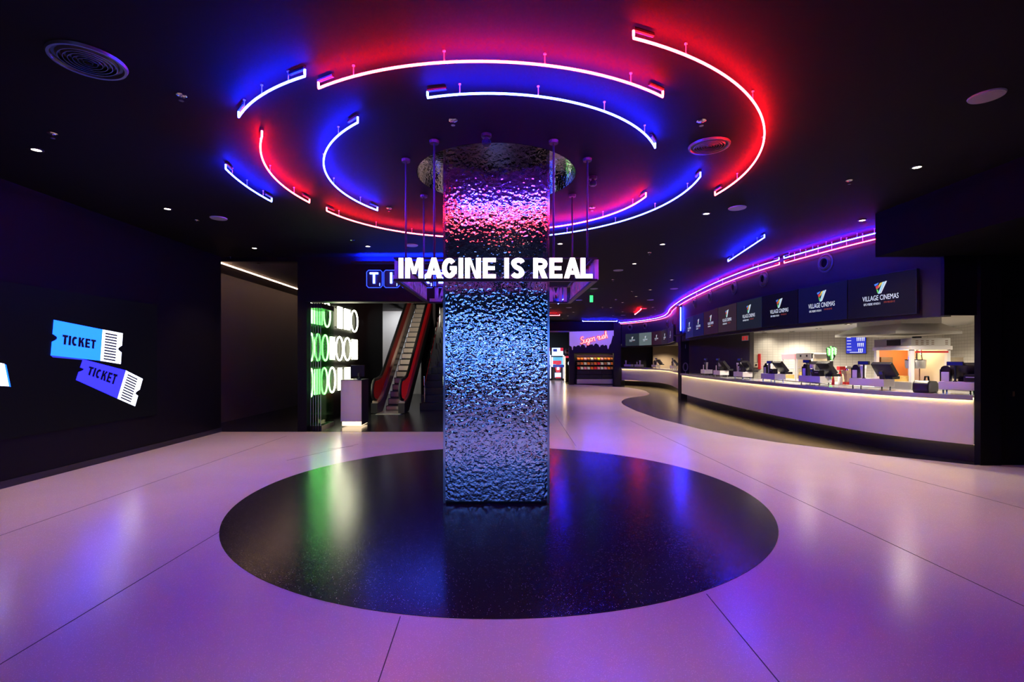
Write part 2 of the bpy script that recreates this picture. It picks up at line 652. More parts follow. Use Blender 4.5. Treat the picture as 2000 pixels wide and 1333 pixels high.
# ---------------------------------------------------------------- floor
b = MB()
b.box(-9, -8, -.15, 16, 40, 0)
floor = struct('floor', b, 'floor', 'pale terrazzo floor of the foyer')
b = MB()
DZ = .003
b.prism([(-.055 + 2.93 * math.cos(2 * PI * k / 128), 5.97 + 2.93 * math.sin(2 * PI * k / 128)) for k in range(128)], -.02, DZ)
struct('floor_disc', b, 'dark_floor', 'black speckled terrazzo circle around the mirrored column')
edge = [(1100, 750.3), (1140, 752), (1176, 755), (1223, 757), (1248, 760.7), (1262, 764.5), (1269.2, 769.5), (1264, 772.5), (1257, 774), (1243, 775.6), (1230, 777.4), (1220, 780), (1214.5, 784),
        (1214, 787), (1217, 790.5), (1223, 794), (1242, 803), (1284, 817.7), (1326, 828), (1368, 838.7), (1431, 851), (1515, 864), (1620, 877), (1700, 888), (1800, 898), (1904, 909)]
ep = [(fl(x, y).x, fl(x, y).y) for x, y in edge]
b = MB()
b.prism(ep + [(13, 7.4), (13, 36), (4.2, 36)], -.02, DZ)
struct('floor_bar', b, 'dark_floor', 'black terrazzo band along the bars')
b = MB()
b.prism([(-8.9, 10.78), (-.3, 10.78), (-.3, 25), (-8.9, 25)], -.02, DZ)
struct('floor_lobby', b, 'dark_floor', 'dark floor behind the ticket opening')
# floor joints
b = MB()


def joint(a, c, w=.006):
    p, q = fl(*a), fl(*c)
    d = (q - p).normalized()
    n = Vector((-d.y, d.x, 0)) * w / 2
    b.hexa([p - n - Vector((0, 0, .002)), q - n - Vector((0, 0, .002)), q + n - Vector((0, 0, .002)), p + n - Vector((0, 0, .002)),
            p - n + Vector((0, 0, .0015)), q - n + Vector((0, 0, .0015)), q + n + Vector((0, 0, .0015)), p + n + Vector((0, 0, .0015))])


for a, c in (((429, 1039), (-60, 1335)), ((0, 1047), (560, 852)), ((1380, 1161), (1560, 1380)), ((782, 1205), (735, 1345)), ((1231, 822), (2000, 1185)),
             ((1085, 812), (1125, 872)), ((690, 872), (640, 878)), ((700, 868), (560, 900)), ((1660, 904), (2060, 1010))):
    joint(a, c)
struct('trim_floor_joints', b, 'joint', 'thin dark joints in the pale terrazzo')

# ---------------------------------------------------------------- ceiling with the round recess
bm = bmesh.new()
HX, HY, HR = -.10, 6.01, .952
outer = [(-9, -8), (16, -8), (16, 40), (-9, 40)]
ring = [(HX + HR * math.cos(2 * PI * k / 72), HY + HR * math.sin(2 * PI * k / 72)) for k in range(72)]
for loop in (outer, ring):
    vs = [bm.verts.new((x, y, CEIL)) for x, y in loop]
    for i in range(len(vs)):
        bm.edges.new((vs[i], vs[(i + 1) % len(vs)]))
bmesh.ops.triangle_fill(bm, edges=bm.edges[:], use_beauty=True)
for f in bm.faces:
    if f.normal.z > 0:
        f.normal_flip()
me = bpy.data.meshes.new('ceiling')
bm.to_mesh(me)
bm.free()
me.materials.append(M['ceiling'])
o = bpy.data.objects.new('ceiling', me)
COL.objects.link(o)
o['kind'] = 'structure'
o['label'] = 'matt black ceiling of the foyer'
b = MB()
b.box(-9, -8, CEIL + .25, 16, 40, CEIL + .35)
struct('ceiling_slab', b, 'black')
t = thing('ceiling_recess', 'round hammered mirror recess in the ceiling around the column top', 'ceiling recess', (HX, HY, CEIL))
b = MB()
b.lathe([(HR, 0.0), (HR, .2), (HR - .004, .2), (HR - .004, 0.0)], n=72, cap=False)
b.build('recess_rim', 'mirror', t, smooth=True)
b = MB()
b.lathe([(HR, .2), (HR, .215)], n=72)
b.build('recess_top', 'mirror', t)

# ---------------------------------------------------------------- walls
LX = -6.16
b = MB()
b.box(LX - .3, -8, 0, LX, 10.78, CEIL)
struct('wall_left', b, 'wall')
b = MB()
b.box(LX, -8, 0, LX + .012, 10.78, .09)
struct('baseboard_left', b, 'satin')
# back wall with pillar, header over the ticket opening and header over the corridor
b = MB()
b.box(-4.5, 10.78, 0, -4.3, 11.0, CEIL)
b.box(-4.3, 10.78, 2.83, -.3, 11.0, CEIL)
b.box(-7.2, 10.80, 3.70, -4.5, 11.0, CEIL)
struct('wall_back', b, 'wall', 'black wall over the ticket opening')
b = MB()
b.box(-.5, 10.78, 0, -.3, 40, CEIL)
struct('wall_hall_side', b, 'wall')
b = MB()
b.box(-7.2, 10.78, 0, -7.0, 25, CEIL)
struct('wall_corridor', b, 'corr', 'charcoal corridor wall under a warm light line')
b = MB()
b.box(-7.0, 11.0, 3.70, -4.5, 25, 3.75)
struct('ceiling_corridor', b, 'corr')
b = MB()
b.box(-7.2, 24.8, 0, -.3, 25, CEIL - .01)
struct('wall_lobby_end', b, 'wallgrey')
b = MB()
b.box(-4.55, 11.0, 0, -4.5, 18.3, CEIL)
struct('wall_lobby_side', b, 'wall', 'black side wall with white neon rings')
b = MB()
b.box(-4.5, 11.0, 3.66, -.5, 15.0, 3.70)
struct('ceiling_lobby', b, 'black')
b = MB()
b.box(-9.1, -8, 0, -9.0, 40, CEIL)
struct('wall_far_left', b, 'wall')
b = MB()
b.box(15.9, -8, 0, 16, 40, CEIL)
struct('wall_far_right', b, 'wall')
b = MB()
b.box(-9, 39.8, 0, 16, 40, CEIL)
struct('wall_hall_end', b, 'wall')
b = MB()
b.box(-9, -8.1, 0, 16, -8, CEIL)
struct('wall_behind', b, 'wall')
t = thing('led_strip', 'warm white light line along the top of the corridor wall', 'light strip', (0, 0, 0))
a, c = (-6.21, 10.82, 3.685), (-6.28, 18, 3.685)
b = MB()
b.tube([a, c], .014, 6)
b.build('diffuser', 'ledw', t)
b = MB()
b.box(-6.31, 10.82, 3.695, -6.19, 18, 3.70)
b.build('housing', 'black', t)

# curved fascia over the bars, with the pillar between them
iP = int(np.argmin(np.abs(FAS[:, 1] - 19.4)))
b = MB()
Q = offset(FAS, .18)
b.band(FAS, Q, OPEN_Z, CEIL)
struct('wall_right', b, 'fascia', 'curved grey fascia above the bar openings', smooth=True)
b = MB()
b.box(7.12, 7.5, 0, 15.9, 7.53, CEIL)
b.box(7.09, 7.40, 0, 7.4, 7.5, CEIL)
b.box(7.2, 7.44, 0, 9.9, 7.5, 2.5)
b.box(6.6, 7.46, OPEN_Z, 7.1, 7.52, CEIL)
struct('wall_right_pier', b, 'wall', 'black pier beside the bar opening')
b = MB()
b.box(5.64, -8, 3.14, 15.9, 7.56, CEIL)
struct('ceiling_bulkhead', b, 'bulk', 'dropped black ceiling box over the foyer side')
b = MB()
b.box(9.98, 7.37, 0, 15.9, 7.40, 2.3)
struct('door_1', b, 'satin', 'black door at the edge beside the bar')
b = MB()
pp = onx(1982, 770, 7.0)
p1, p2 = at(1980.3, 765, 7.42), at(1982, 775, 7.42)
b.box(p1.x, 7.42, p2.z, p2.x, 7.445, p1.z)
o = b.build('door_handle', 'brass')
tag(o, 'small brass coloured handle on the black wall beside the bar', 'handle')
# pillar
t = thing('bar_pillar', 'slim dark pillar with pale lettering between the two bars', 'pillar', (6.98, 19.4, 0))
b = MB()
b.box(-.16, -.15, 0, .16, .15, 3.6)
b.build('pillar_body', 'fascia', t)
for zz, s, sz in ((1.26, '0', .5), (.72, 'I', .2), (1.02, 'I', .25), (2.05, 'I', .22)):
    text('lettering', s, 'disc', frame((0.02, -.153, zz - .0), (1, 0, 0), (0, 0, 1)), sz, parent=t)
b = MB()
b.tube([(-.20, -.25, 2.66 + .1 * k) for k in range(10)], .02, 8)
o = b.build('neon_blade', 'nblade', t)
b = MB()
b.box(-.24, -.24, 2.55, -.16, .1, 3.7)
b.build('sign_box', 'black', t)

# ---------------------------------------------------------------- mirrored column
t = thing('mirrored_column', 'square column clad in hammered mirror steel on the black circle', 'column', (CX0, CY0, 0))
hw = .57
for nm, z0, z1 in (('lower_panel', .03, 1.34), ('middle_panel', 1.343, 2.60), ('upper_panel', 2.603, CEIL + .2)):
    b = MB()
    b.box(-hw + .012, -hw, z0, hw - .012, hw, z1)
    b.box(-hw, -hw + .012, z0, hw, hw - .012, z1)
    b.build(nm, 'mirror', t)
b = MB()
for sx in (-1, 1):
    for sy in (-1, 1):
        b.box(sx * hw - .012, sy * hw - .012, 0.01, sx * hw + .012, sy * hw + .012, CEIL + .2)
b.build('edge_trim', 'edge', t)
b = MB()
b.box(-hw + .02, -hw + .02, 0, hw - .02, hw - .02, .04)
b.build('plinth', 'black', t)

# ---------------------------------------------------------------- hanging sign IMAGINE IS REAL
SW = 1.025
SZ0, SZ1 = 2.375, 2.615
sg = thing('hanging_sign', 'square hanging sign of glowing white letters reading IMAGINE IS REAL around the column', 'sign', (CX0, CY0, 0))
b = MB()
for z0, z1 in ((SZ0, SZ0 + .022), (SZ1 - .012, SZ1)):
    b.box(-SW, -SW, z0, SW, -SW + .05, z1)
    b.box(-SW, SW - .05, z0, SW, SW, z1)
    b.box(-SW, -SW + .05, z0, -SW + .05, SW - .05, z1)
    b.box(SW - .05, -SW + .05, z0, SW, SW - .05, z1)
b.build('sign_frame', 'black', sg)
PHR = 'IMAGINE IS REAL'
probe = {}


def letter_layout():
    """x extents of each letter for one 1.95 m wide line of lettering"""
    xs, cur = [], 0.0
    adv = {'I': .34, 'M': 1.05, 'A': .86, 'G': .86, 'N': .92, 'E': .76, ' ': .36, 'S': .80, 'R': .84, 'L': .70}
    for ch in PHR:
        xs.append((ch, cur, adv[ch]))
        cur += adv[ch]
    k = 1.94 / (cur - .08)
    return [(ch, x * k, a * k) for ch, x, a in xs if ch != ' ']


LAY = letter_layout()
for side in range(4):
    rot = Matrix.Rotation(side * PI / 2, 4, 'Z')
    for ch, x, a in LAY:
        wd = a * (.70 if ch == 'I' else .89 if ch != 'A' else 1.02)
        x0 = -.97 + x
        T = rot @ frame((x0 + wd / 2, -SW + .0, (SZ0 + .022 + SZ1 - .008) / 2), (1, 0, 0), (0, 0, 1))
        hh_ = SZ1 - SZ0 - .036
        b = MB()
        for pg in glyph(ch, wd / hh_, .235):
            b.prism([((x_ - wd / hh_ / 2) * hh_, (y_ - .5) * hh_) for x_, y_ in pg], -.02, .02, T)
        o = b.build('letter', ('letter', 'letter_back'), sg)
        me = o.data
        fwd = (rot @ Vector((0, -1, 0, 0))).xyz
        for p in me.polygons:
            p.material_index = 0 if p.normal.dot(fwd) > .5 else 1
    b = MB()
for i, (x, y) in enumerate(((-.62, -1), (.585, -1), (-1, -.53), (-1, .68), (1, -.55), (1, .66), (-.62, 1), (.585, 1))):
    X = x * (1 if abs(x) < 1 else SW - .025)
    Yv = y * (1 if abs(y) < 1 else SW - .025)
    b = MB()
    b.tube([(X, Yv, SZ1 - .005), (X, Yv, CEIL - .005)], .011, 8)
    b.lathe([(.045, CEIL - .03), (.05, CEIL - .001)], (X, Yv, 0), 16)
    b.build('hanging_rod', 'black', sg)


# ---------------------------------------------------------------- neon tubes on the ceiling
TZ = CEIL - .088


def fit_circle(P):
    P = np.array(P)
    A = np.c_[2 * P, np.ones(len(P))]
    s = np.linalg.lstsq(A, (P ** 2).sum(1), rcond=None)[0]
    return s[0], s[1], math.sqrt(s[2] + s[0] ** 2 + s[1] ** 2)


def neon_thing(name, path, m, label, group, clips, r=.0085, blocks=True, off=.086):
    """path: plan points at tube height"""
    pts = [Vector(p) for p in path]
    t = thing(name, label, 'neon light', (0, 0, 0), 0, group)
    b = MB()
    a0, a1 = pts[0] + Vector((0, 0, .05)), pts[-1] + Vector((0, 0, .05))
    b.tube([a0, pts[0] + Vector((0, 0, .015))] + pts + [pts[-1] + Vector((0, 0, .015)), a1], r, 10)
    b.build('neon_tube', m, t, smooth=True)
    if blocks:
        for p, q in ((pts[0], pts[3]), (pts[-1], pts[-4])):
            d = (q - p).normalized()
            b = MB()
            b.tube([p + Vector((0, 0, .06)), p + Vector((0, 0, .06)) + d * .16], .016, 8)
            b.build('electrode_holder', 'black', t)
    L = len(pts)
    for k in range(clips):
        f = (k + .5) / clips
        p = pts[min(L - 1, int(f * (L - 1)))]
        b = MB()
        b.tube([p + Vector((0, 0, r)), p + Vector((0, 0, off - .004))], .004, 6)
        b.lathe([(.011, -.004), (.011, .004)], p + Vector((0, 0, off - .006)), 10)
        b.build('tube_support', 'clip', t)
    return t


ARCS = [
    ('nblue', 3, 'short curved blue neon tube at the outer ring, nearest the round vent', [(466, 228.6), (512.5, 186), (548.5, 165), (595.6, 149)]),
    ('nred', 4, 'long curved red neon tube crossing the ceiling in front of the column', [(620.5, 171.6), (668.5, 156), (748, 137.4), (872.5, 122.4), (940, 120), (1000, 122), (1051, 124.8), (1150, 139.5), (1240, 167.4), (1294, 189.6)]),
    ('nblue', 4, 'long curved blue neon tube just inside the long red one, above the mirrored column', [(835, 191), (893.5, 185), (1000, 184), (1066, 189), (1187.5, 220.5), (1240, 249), (1280.5, 288.6)]),
    ('nred', 4, 'big hook shaped red neon tube on the bar side of the ring', [(1235.5, 76.5), (1310.5, 96), (1390, 129), (1471, 195), (1493, 252), (1486, 288), (1462, 330), (1426, 363), (1397.5, 381.6)]),
    ('nblue', 4, 'C shaped blue neon tube between two red arcs on the ticket side', [(698, 239), (667, 260), (640, 291), (631, 318), (640, 345), (667, 373.5), (703, 397.5), (738, 411)]),
    ('nred', 3, 'short bent red neon tube between a straight blue one and a C shaped blue one', [(512.5, 266), (508, 294), (515.5, 319.5), (532, 342), (578.5, 381), (604, 396)]),
    ('nblue', 3, 'short almost straight blue neon tube at the outermost ring, above the corridor', [(441, 330), (455.5, 344), (482.5, 365), (510, 382.5), (530.5, 394)]),
    ('nred', 4, 'red neon arc that runs behind the column on the ticket side', [(638, 412), (690, 432.5), (740, 443.7), (786, 453.9), (821.5, 458), (866, 462)]),
    ('nred', 4, 'red neon arc behind the column, running alongside a longer blue arc', [(1070.6, 445), (1149, 431.4), (1199.7, 417.6), (1230, 403), (1262, 384)]),
    ('nblue', 5, 'blue neon arc behind the column, outside the red one on the bar side', [(1070.6, 459.7), (1149, 447.7), (1199.7, 436.6), (1297, 400), (1352.5, 361.5), (1369, 345)]),
]
for m, clips, lab, px in ARCS:
    P = [(cl(x, y, TZ).x, cl(x, y, TZ).y) for x, y in px]
    cx, cy, R = fit_circle(P)
    a0 = math.atan2(P[0][1] - cy, P[0][0] - cx)
    am = math.atan2(P[len(P) // 2][1] - cy, P[len(P) // 2][0] - cx)
    a1 = math.atan2(P[-1][1] - cy, P[-1][0] - cx)
    am = a0 + (am - a0 + PI) % (2 * PI) - PI
    a1 = am + (a1 - am + PI) % (2 * PI) - PI
    if 'behind the column' in lab:      # the tube carries on out of sight behind the mirrored column
        if lab.startswith('red neon arc that'):
            a1 += (a1 - a0) * .25
        else:
            a0 -= (a1 - a0) * .25
    n = max(12, int(abs(a1 - a0) * R / .09))
    neon_thing('neon_arc', [(cx + R * math.cos(a0 + (a1 - a0) * k / n), cy + R * math.sin(a0 + (a1 - a0) * k / n), TZ) for k in range(n + 1)], m, lab, 'curved neon tubes on the ceiling', clips)

STR = [((1422, 511), (1493, 464), 'nblue', 'short straight blue neon tube alone on the ceiling in front of the bar'),
       ((1240, 615), (1252, 605), 'nred', 'small slanting red neon tube far down the ceiling'),
       ((1040, 616.5), (1093, 616.5), 'nred', 'straight red neon tube far behind the column'),
       ((1138, 628), (1205, 628), 'nblue', 'straight blue neon tube above the sweet shop front'),
       ((1090, 594), (1102, 583), 'nblue', 'tiny slanting blue neon tube seen under the corner of the hanging sign')]
for a, c, m, lab in STR:
    p, q = cl(*a, TZ), cl(*c, TZ)
    n = 12
    neon_thing('neon_bar', [p.lerp(q, k / n) for k in range(n + 1)], m, lab, 'straight neon tubes on the ceiling', 3)

t = thing('cove_light', 'black cove ledge throwing a blue glow on the ceiling above the ticket letters', 'cove light', (0, 10.78, 0))
b = MB()
b.box(-3.3, -.175, 3.635, -.6, -.165, 3.675)
b.box(-3.3, -.165, 3.635, -.6, .0, 3.645)
b.build('ledge', 'black', t)
M['ncove'] = mat('cove_blue', (.02, .02, .05), .3, emit=(.002, .008, 1), es=3400)
b = MB()
b.box(-3.1, -.155, 3.65, -.7, -.125, 3.66)
b.build('light_line', 'ncove', t)
i0 = int(np.argmin(np.abs(NEON[:, 1] - 7.9)))
iB = int(np.argmin(np.abs(NEON[:, 1] - 10.45)))
RED = offset(NEON, .12)
for nm, cv, z, m, a, e, lab in (('neon_line', NEON, TZ, 'nblue2', i0, iB, 'blue neon line along the bar fascia, nearer stretch before the gap'),
                                ('neon_line', NEON, TZ, 'nblue2', iB + 1, len(NEON) - 1, 'long wavy blue neon line along the fascia from the gap to the sweet shop'),
                                ('neon_line', RED, TZ - .07, 'nred2', i0, iB + 1, 'red neon line under the nearer blue line on the bar fascia'),
                                ('neon_line', RED, TZ - .07, 'nred2', iB + 2, len(NEON) - 1, 'long wavy red neon line under the far blue line on the fascia')):
    pts = [Vector((p[0], p[1], z)) for p in cv[a:e + 1]]
    neon_thing(nm, pts, m, lab, 'neon lines along the bar fascia', 8, r=.009, off=CEIL - z)


# ---------------------------------------------------------------- ceiling fittings
def make_downlight(lens='lamp', R=.05):
    b = MB()
    t = thing('downlight', '', 'downlight', (0, 0, CEIL), 0, 'recessed downlights in the ceiling')
    b.lathe([(R * .86, -.0105), (R * 1.25, -.008), (R * 1.3, -.001), (R * .86, -.001)], n=20, cap=False)
    b.build('trim_ring', 'black', t, smooth=True)
    b = MB()
    b.lathe([(R * .86, -.006), (R * .86, -.003)], n=20)
    b.build('lens', lens, t)
    return t


DL = [(71, 292), (327, 407.5), (497, 484.5), (718.5, 481), (1791, 326), (1684, 430), (1379.5, 417), (1094, 476), (1294, 477), (1239, 515), (1312, 546.5), (1270, 566), (1242.5, 579), (1216, 591),
      (1193, 601), (1084, 591), (1075, 601), (1120, 610), (1109, 617), (1099, 623), (1216, 609), (1197, 616.5), (1275, 600.5), (1271.5, 616.5)]
DLAB = ['lit recessed downlight at the ticket wall, nearest the video screen', 'lit recessed downlight between the ticket wall and the short blue neon', 'lit recessed downlight in front of the corridor',
        'lit recessed downlight in the blue glow above the TICKETS letters', 'lit recessed downlight above the bar side, farthest from the column', 'lit recessed downlight just above the bar neon lines',
        'lit recessed downlight beside the foot of the big red hook tube', 'lit recessed downlight beside the column, just above the word REAL', 'lit recessed downlight on the bar side of the column, below the far blue arc',
        'lit recessed downlight on the bar side of the hanging sign, down the hall', 'lit recessed downlight just before the blue glow of the fascia bend']
order = sorted(range(len(DL)), key=lambda i: DL[i][0])
d0, d1 = make_downlight('lamp'), make_downlight('lampdim')
used = set()
for i, (x, y) in enumerate(DL):
    p = cl(x, y)
    src = d0 if p.y < 11.6 else d1
    t = src if src not in used else copy_tree(src)
    used.add(src)
    t.location = p
    t['label'] = DLAB[i] if i < len(DLAB) else 'tiny lit downlight down the hall, %s from the left in the photo' % ORD[order.index(i)]
    e = (165 if x > 1200 else 95 if x > 700 else 190) if p.y < 15 else (220 if x > 1190 else 110)
    if i not in (16, 18, 20, 22):
        spot(p + Vector((0, 0, -.03)), (1, .68, .42), e, 1.75, .8, .05)
# unseen downlights added to warm the near floor and what the column mirrors
for x, y, e, sz, lab in ((.1, 1.8, 150, 1.35, 'added recessed downlight straight above the viewer, just outside the picture'),
                         (5.3, 4.2, 75, 1.7, 'added recessed downlight beside the dropped ceiling box, outside the picture'),
                         (-4.9, 3.2, 70, 2.0, 'added recessed downlight above the near end of the ticket screen, outside the picture'),
                         (5.2, .2, 15, 2.0, 'added recessed downlight behind the viewer on the bar side'),
                         (-2.4, -4.4, 50, 2.0, 'added recessed downlight before the rear video wall, ticket side'),
                         (0, -4.0, 40, 2.0, 'added recessed downlight before the middle of the rear video wall'),
                         (2.4, -4.4, 50, 2.0, 'added recessed downlight before the rear video wall, bar side')):
    t = copy_tree(d0)
    t.location = (x, y, CEIL)
    t['label'] = lab
    spot((x, y, CEIL - .05), (1, .63, .40), e, sz, .9, .05)



def make_disc():
    t = thing('ceiling_speaker', '', 'speaker', (0, 0, CEIL), 0, 'flat round speakers in the ceiling')
    b = MB()
    b.lathe([(.10, -.013), (.118, -.012), (.124, -.001)], n=28)
    b.build('rim', 'disc', t, smooth=True)
    b = MB()
    b.lathe([(.098, -.015), (.098, -.012)], n=28)
    b.build('grille', 'disc', t)
    return t


DS = [(1927, 187), (427, 426), (1440, 406), (804, 479), (1207.5, 528), (1160, 564), (1131, 586.5), (1111, 601), (1217, 615.8), (1270, 586), (1316.5, 564), (1258, 603)]
DSL = ['round ceiling speaker above the bar side, nearest the viewer', 'pale round ceiling speaker near the corridor', 'pale round ceiling speaker below the foot of the big red hook tube',
       'round ceiling speaker lit blue above the ticket opening', 'round ceiling speaker level with the hanging sign', 'round ceiling speaker just above the green exit light',
       'round ceiling speaker left of the green exit light, under the sign corner', 'round ceiling speaker above the far red neon bar', 'tiny round ceiling speaker above the far blue neon bar',
       'round ceiling speaker above the slanting red neon', 'round ceiling speaker in the blue glow where the fascia bends', 'tiny round ceiling speaker beside the slanting red neon']
s0 = make_disc()
for i, (x, y) in enumerate(DS):
    t = s0 if i == 0 else copy_tree(s0)
    t.location = cl(x, y)
    t['label'] = DSL[i]


def make_sprinkler():
    t = thing('sprinkler', '', 'sprinkler', (0, 0, CEIL), 0, 'chrome sprinklers in the ceiling')
    b = MB()
    b.lathe([(.038, -.001), (.042, -.006), (.030, -.014), (.014, -.016)], n=20)
    b.build('escutcheon', 'sprk', t, smooth=True)
    b = MB()
    b.tube([(0, 0, -.014), (0, 0, -.05)], .006, 8)
    b.build('nozzle', 'sprk', t)
    b = MB()
    b.lathe([(.020, -.052), (.020, -.049)], n=14)
    b.build('deflector', 'sprk', t)
    return t


SP = [(354, 185), (103, 260), (885, 234), (1370, 235), (760, 406), (1156.5, 405), (1659, 352), (384, 430), (687, 469), (450, 501), (1268.5, 493), (1197.5, 546), (1235, 569), (1203, 585), (1177, 600), (1280, 605)]
SPL = ['chrome sprinkler between the big vent and the short outer blue arc', 'chrome sprinkler just above the downlight by the ticket screen', 'chrome sprinkler below the long inner blue arc, in front of the column',
       'chrome sprinkler above the round vent inside the red hook', 'chrome sprinkler beside the end of the C shaped blue tube', 'chrome sprinkler among the hanging rods, bar side', 'chrome sprinkler alone outside the red hook tube',
       'chrome sprinkler beside the pale speaker near the corridor', 'chrome sprinkler beside the blue glow above the ticket opening', 'chrome sprinkler over the corridor entrance',
       'chrome sprinkler on the bar side above the hanging sign', 'chrome sprinkler below the speaker level with the sign', 'chrome sprinkler toward the fascia bend', 'small chrome sprinkler right of the green exit light',
       'tiny chrome sprinkler down the hall beyond the exit light', 'tiny chrome sprinkler above the end of the fascia']
s0 = make_sprinkler()
for i, (x, y) in enumerate(SP):
    t = s0 if i == 0 else copy_tree(s0)
    t.location = cl(x, y)
    t['label'] = SPL[i]


def make_vent(R, lab, p):
    t = thing('round_vent', lab, 'vent', p, 0, 'round air vents in the ceiling')
    b = MB()
    b.lathe([(R * .86, -.004), (R * .9, -.02), (R * .97, -.02), (R, -.001)], n=40, cap=False)
    b.build('rim', 'vent', t, smooth=True)
    for k in range(6):
        r = R * (.78 - .13 * k)
        b = MB()
        b.lathe([(r, -.004), (r * .93, -.02), (r * .90, -.02), (r * .97, -.004)], n=36, cap=False)
        b.build('cone_ring', 'vent', t, smooth=True)
    b = MB()
    b.lathe([(R * .86, -.002), (R * .86, -.001)], n=36)
    b.build('backing', 'black', t)
    return t


make_vent(.24, 'large round air vent in the ceiling above the ticket wall', cl(172, 118))
make_vent(.205, 'round air vent in the ceiling inside the red hook tube', cl(1385, 284))
for (x, y), lab in (((950, 262), 'black spotlight head on the ceiling in front of the round recess'), ((1158, 345), 'black spotlight head on the ceiling beside the hanging rods'), ((505, 507), 'small black dome camera over the corridor entrance')):
    p = cl(x, y)
    t = thing('ceiling_spotlight', lab, 'spotlight', p)
    b = MB()
    b.lathe([(.05, -.001), (.05, -.03), (.018, -.035), (.018, -.05)], n=16)
    b.build('base', 'satin', t, smooth=True)
    b = MB()
    b.lathe([(.03, -.05), (.045, -.07), (.045, -.10), (.03, -.115)], n=16)
    b.build('head', 'satin', t, smooth=True)
# green running-man exit light
p = cl(1158, 572)
t = thing('exit_light', 'green glowing exit light hanging from the hall ceiling', 'exit sign', p)
q = at(1158, 584, p.y)
b = MB()
b.box(-.10, -.015, q.z - p.z - .11, .0, .015, q.z - p.z + .11)
b.build('lit_panel', 'exitg', t)
b = MB()
b.tube([(-.08, 0, 0), (-.08, 0, q.z - p.z + .09)], .012, 6)
b.build('stem', 'black', t)

# ---------------------------------------------------------------- ticket video wall (left)
t = thing('video_wall', 'dark video wall on the ticket side showing two falling tickets', 'video screen', (LX, 0, 0))
VX = .02
b = MB()
b.box(0, 2.6, .605, VX, 8.77, 2.54)
b.build('screen', 'vid', t)


def L(x, y):
    p = onx(x, y, LX + VX + .002)
    return (p.y, p.z)


TL = frame((VX + .002, 0, 0), (0, 1, 0), (0, 0, 1))     # local x -> +Y (screen right as seen), y -> up, z -> +X (out)


def flat(name, pts, m, d):
    b = MB()
    b.prism(pts, d, d + .0015, TL)
    return b.build(name, m, t)


def lerp2(a, c, k):
    return (a[0] + (c[0] - a[0]) * k, a[1] + (c[1] - a[1]) * k)


def ticket(A, B, C, D, E_, F_, G, Hh, m, txt, d, name):
    """quad A(tl) B(top divider) C(tr) D(br) E(bottom divider) F(bl) in px; G/H notch fractions"""
    A, B, C, D, E_, F_ = [L(*p) for p in (A, B, C, D, E_, F_)]
    nL = []
    for k in range(9):
        a = PI * k / 8
        base = lerp2(A, F_, .40 + .22 * k / 8)
        nL.append((base[0] + .075 * math.sin(a), base[1]))
    flat(name, [A, B, E_, F_] + nL[::-1], m, d)
    nR = []
    for k in range(9):
        a = PI * k / 8
        base = lerp2(C, D, .40 + .22 * k / 8)
        nR.append((base[0] - .075 * math.sin(a), base[1]))
    flat('ticket_stub', [B, C] + nR + [D, E_], 'tk_white', d)
    b = MB()
    for k in range(10):
        v0, v1 = .085 + .09 * k, .085 + .09 * k + .046
        def uv(u, v):
            return lerp2(lerp2(B, C, u), lerp2(E_, D, u), v)
        b.prism([uv(.14, v0), uv(.72, v0), uv(.72, v1), uv(.14, v1)], d + .002, d + .003, TL)
    b.build('ticket_bars', 'tk_dark', t)
    # word TICKET fitted in the main field
    Aa, Bb, Ee, Ff = [np.array(q) for q in (A, B, E_, F_)]
    adv = {'T': .66, 'I': .34, 'C': .72, 'K': .76, 'E': .64}
    tot = sum(adv[c] for c in txt) - .08
    cur = 0
    b = MB()
    for c in txt:
        wd = adv[c] - .08 if c != 'I' else .25
        for pg in glyph(c, wd, .25):
            pts = []
            for x_, y_ in pg:
                u = G[0] + (G[1] - G[0]) * (cur + x_) / tot
                v = Hh[0] + (Hh[1] - Hh[0]) * (1 - y_)
                tp_ = Aa + (Bb - Aa) * u
                bt_ = Ff + (Ee - Ff) * u
                pts.append(tuple(tp_ + (bt_ - tp_) * v))
            b.prism(pts, d + .002, d + .003, TL)
        cur += adv[c]
    b.build('ticket_word', 'tk_dark', t)


# edge glow of the tickets' thickness
flat('ticket_edge', [L(98, 694), L(103, 698.5), L(165, 704), L(160, 700)], 'tk_glow', .0)
ticket((161.5, 702), (245.5, 724), (278.5, 740.5), (263.5, 794), (229, 779), (148, 742.5), (.17, .84), (.22, .60), 'tk_violet', 'TICKET', .002, 'violet_ticket')
ticket((104, 625), (199.5, 644), (239, 651.5), (235, 711.5), (195, 705), (98, 694.5), (.185, .87), (.37, .65), 'tk_blue', 'TICKET', .006, 'blue_ticket')
flat('third_ticket', [L(-40, 700), L(8, 711), L(17, 755), L(-40, 752)], 'tk_white', .002)
flat('third_ticket_edge', [L(8, 711), L(12, 713), L(21, 756), L(17, 755)], 'tk_blue', .0)

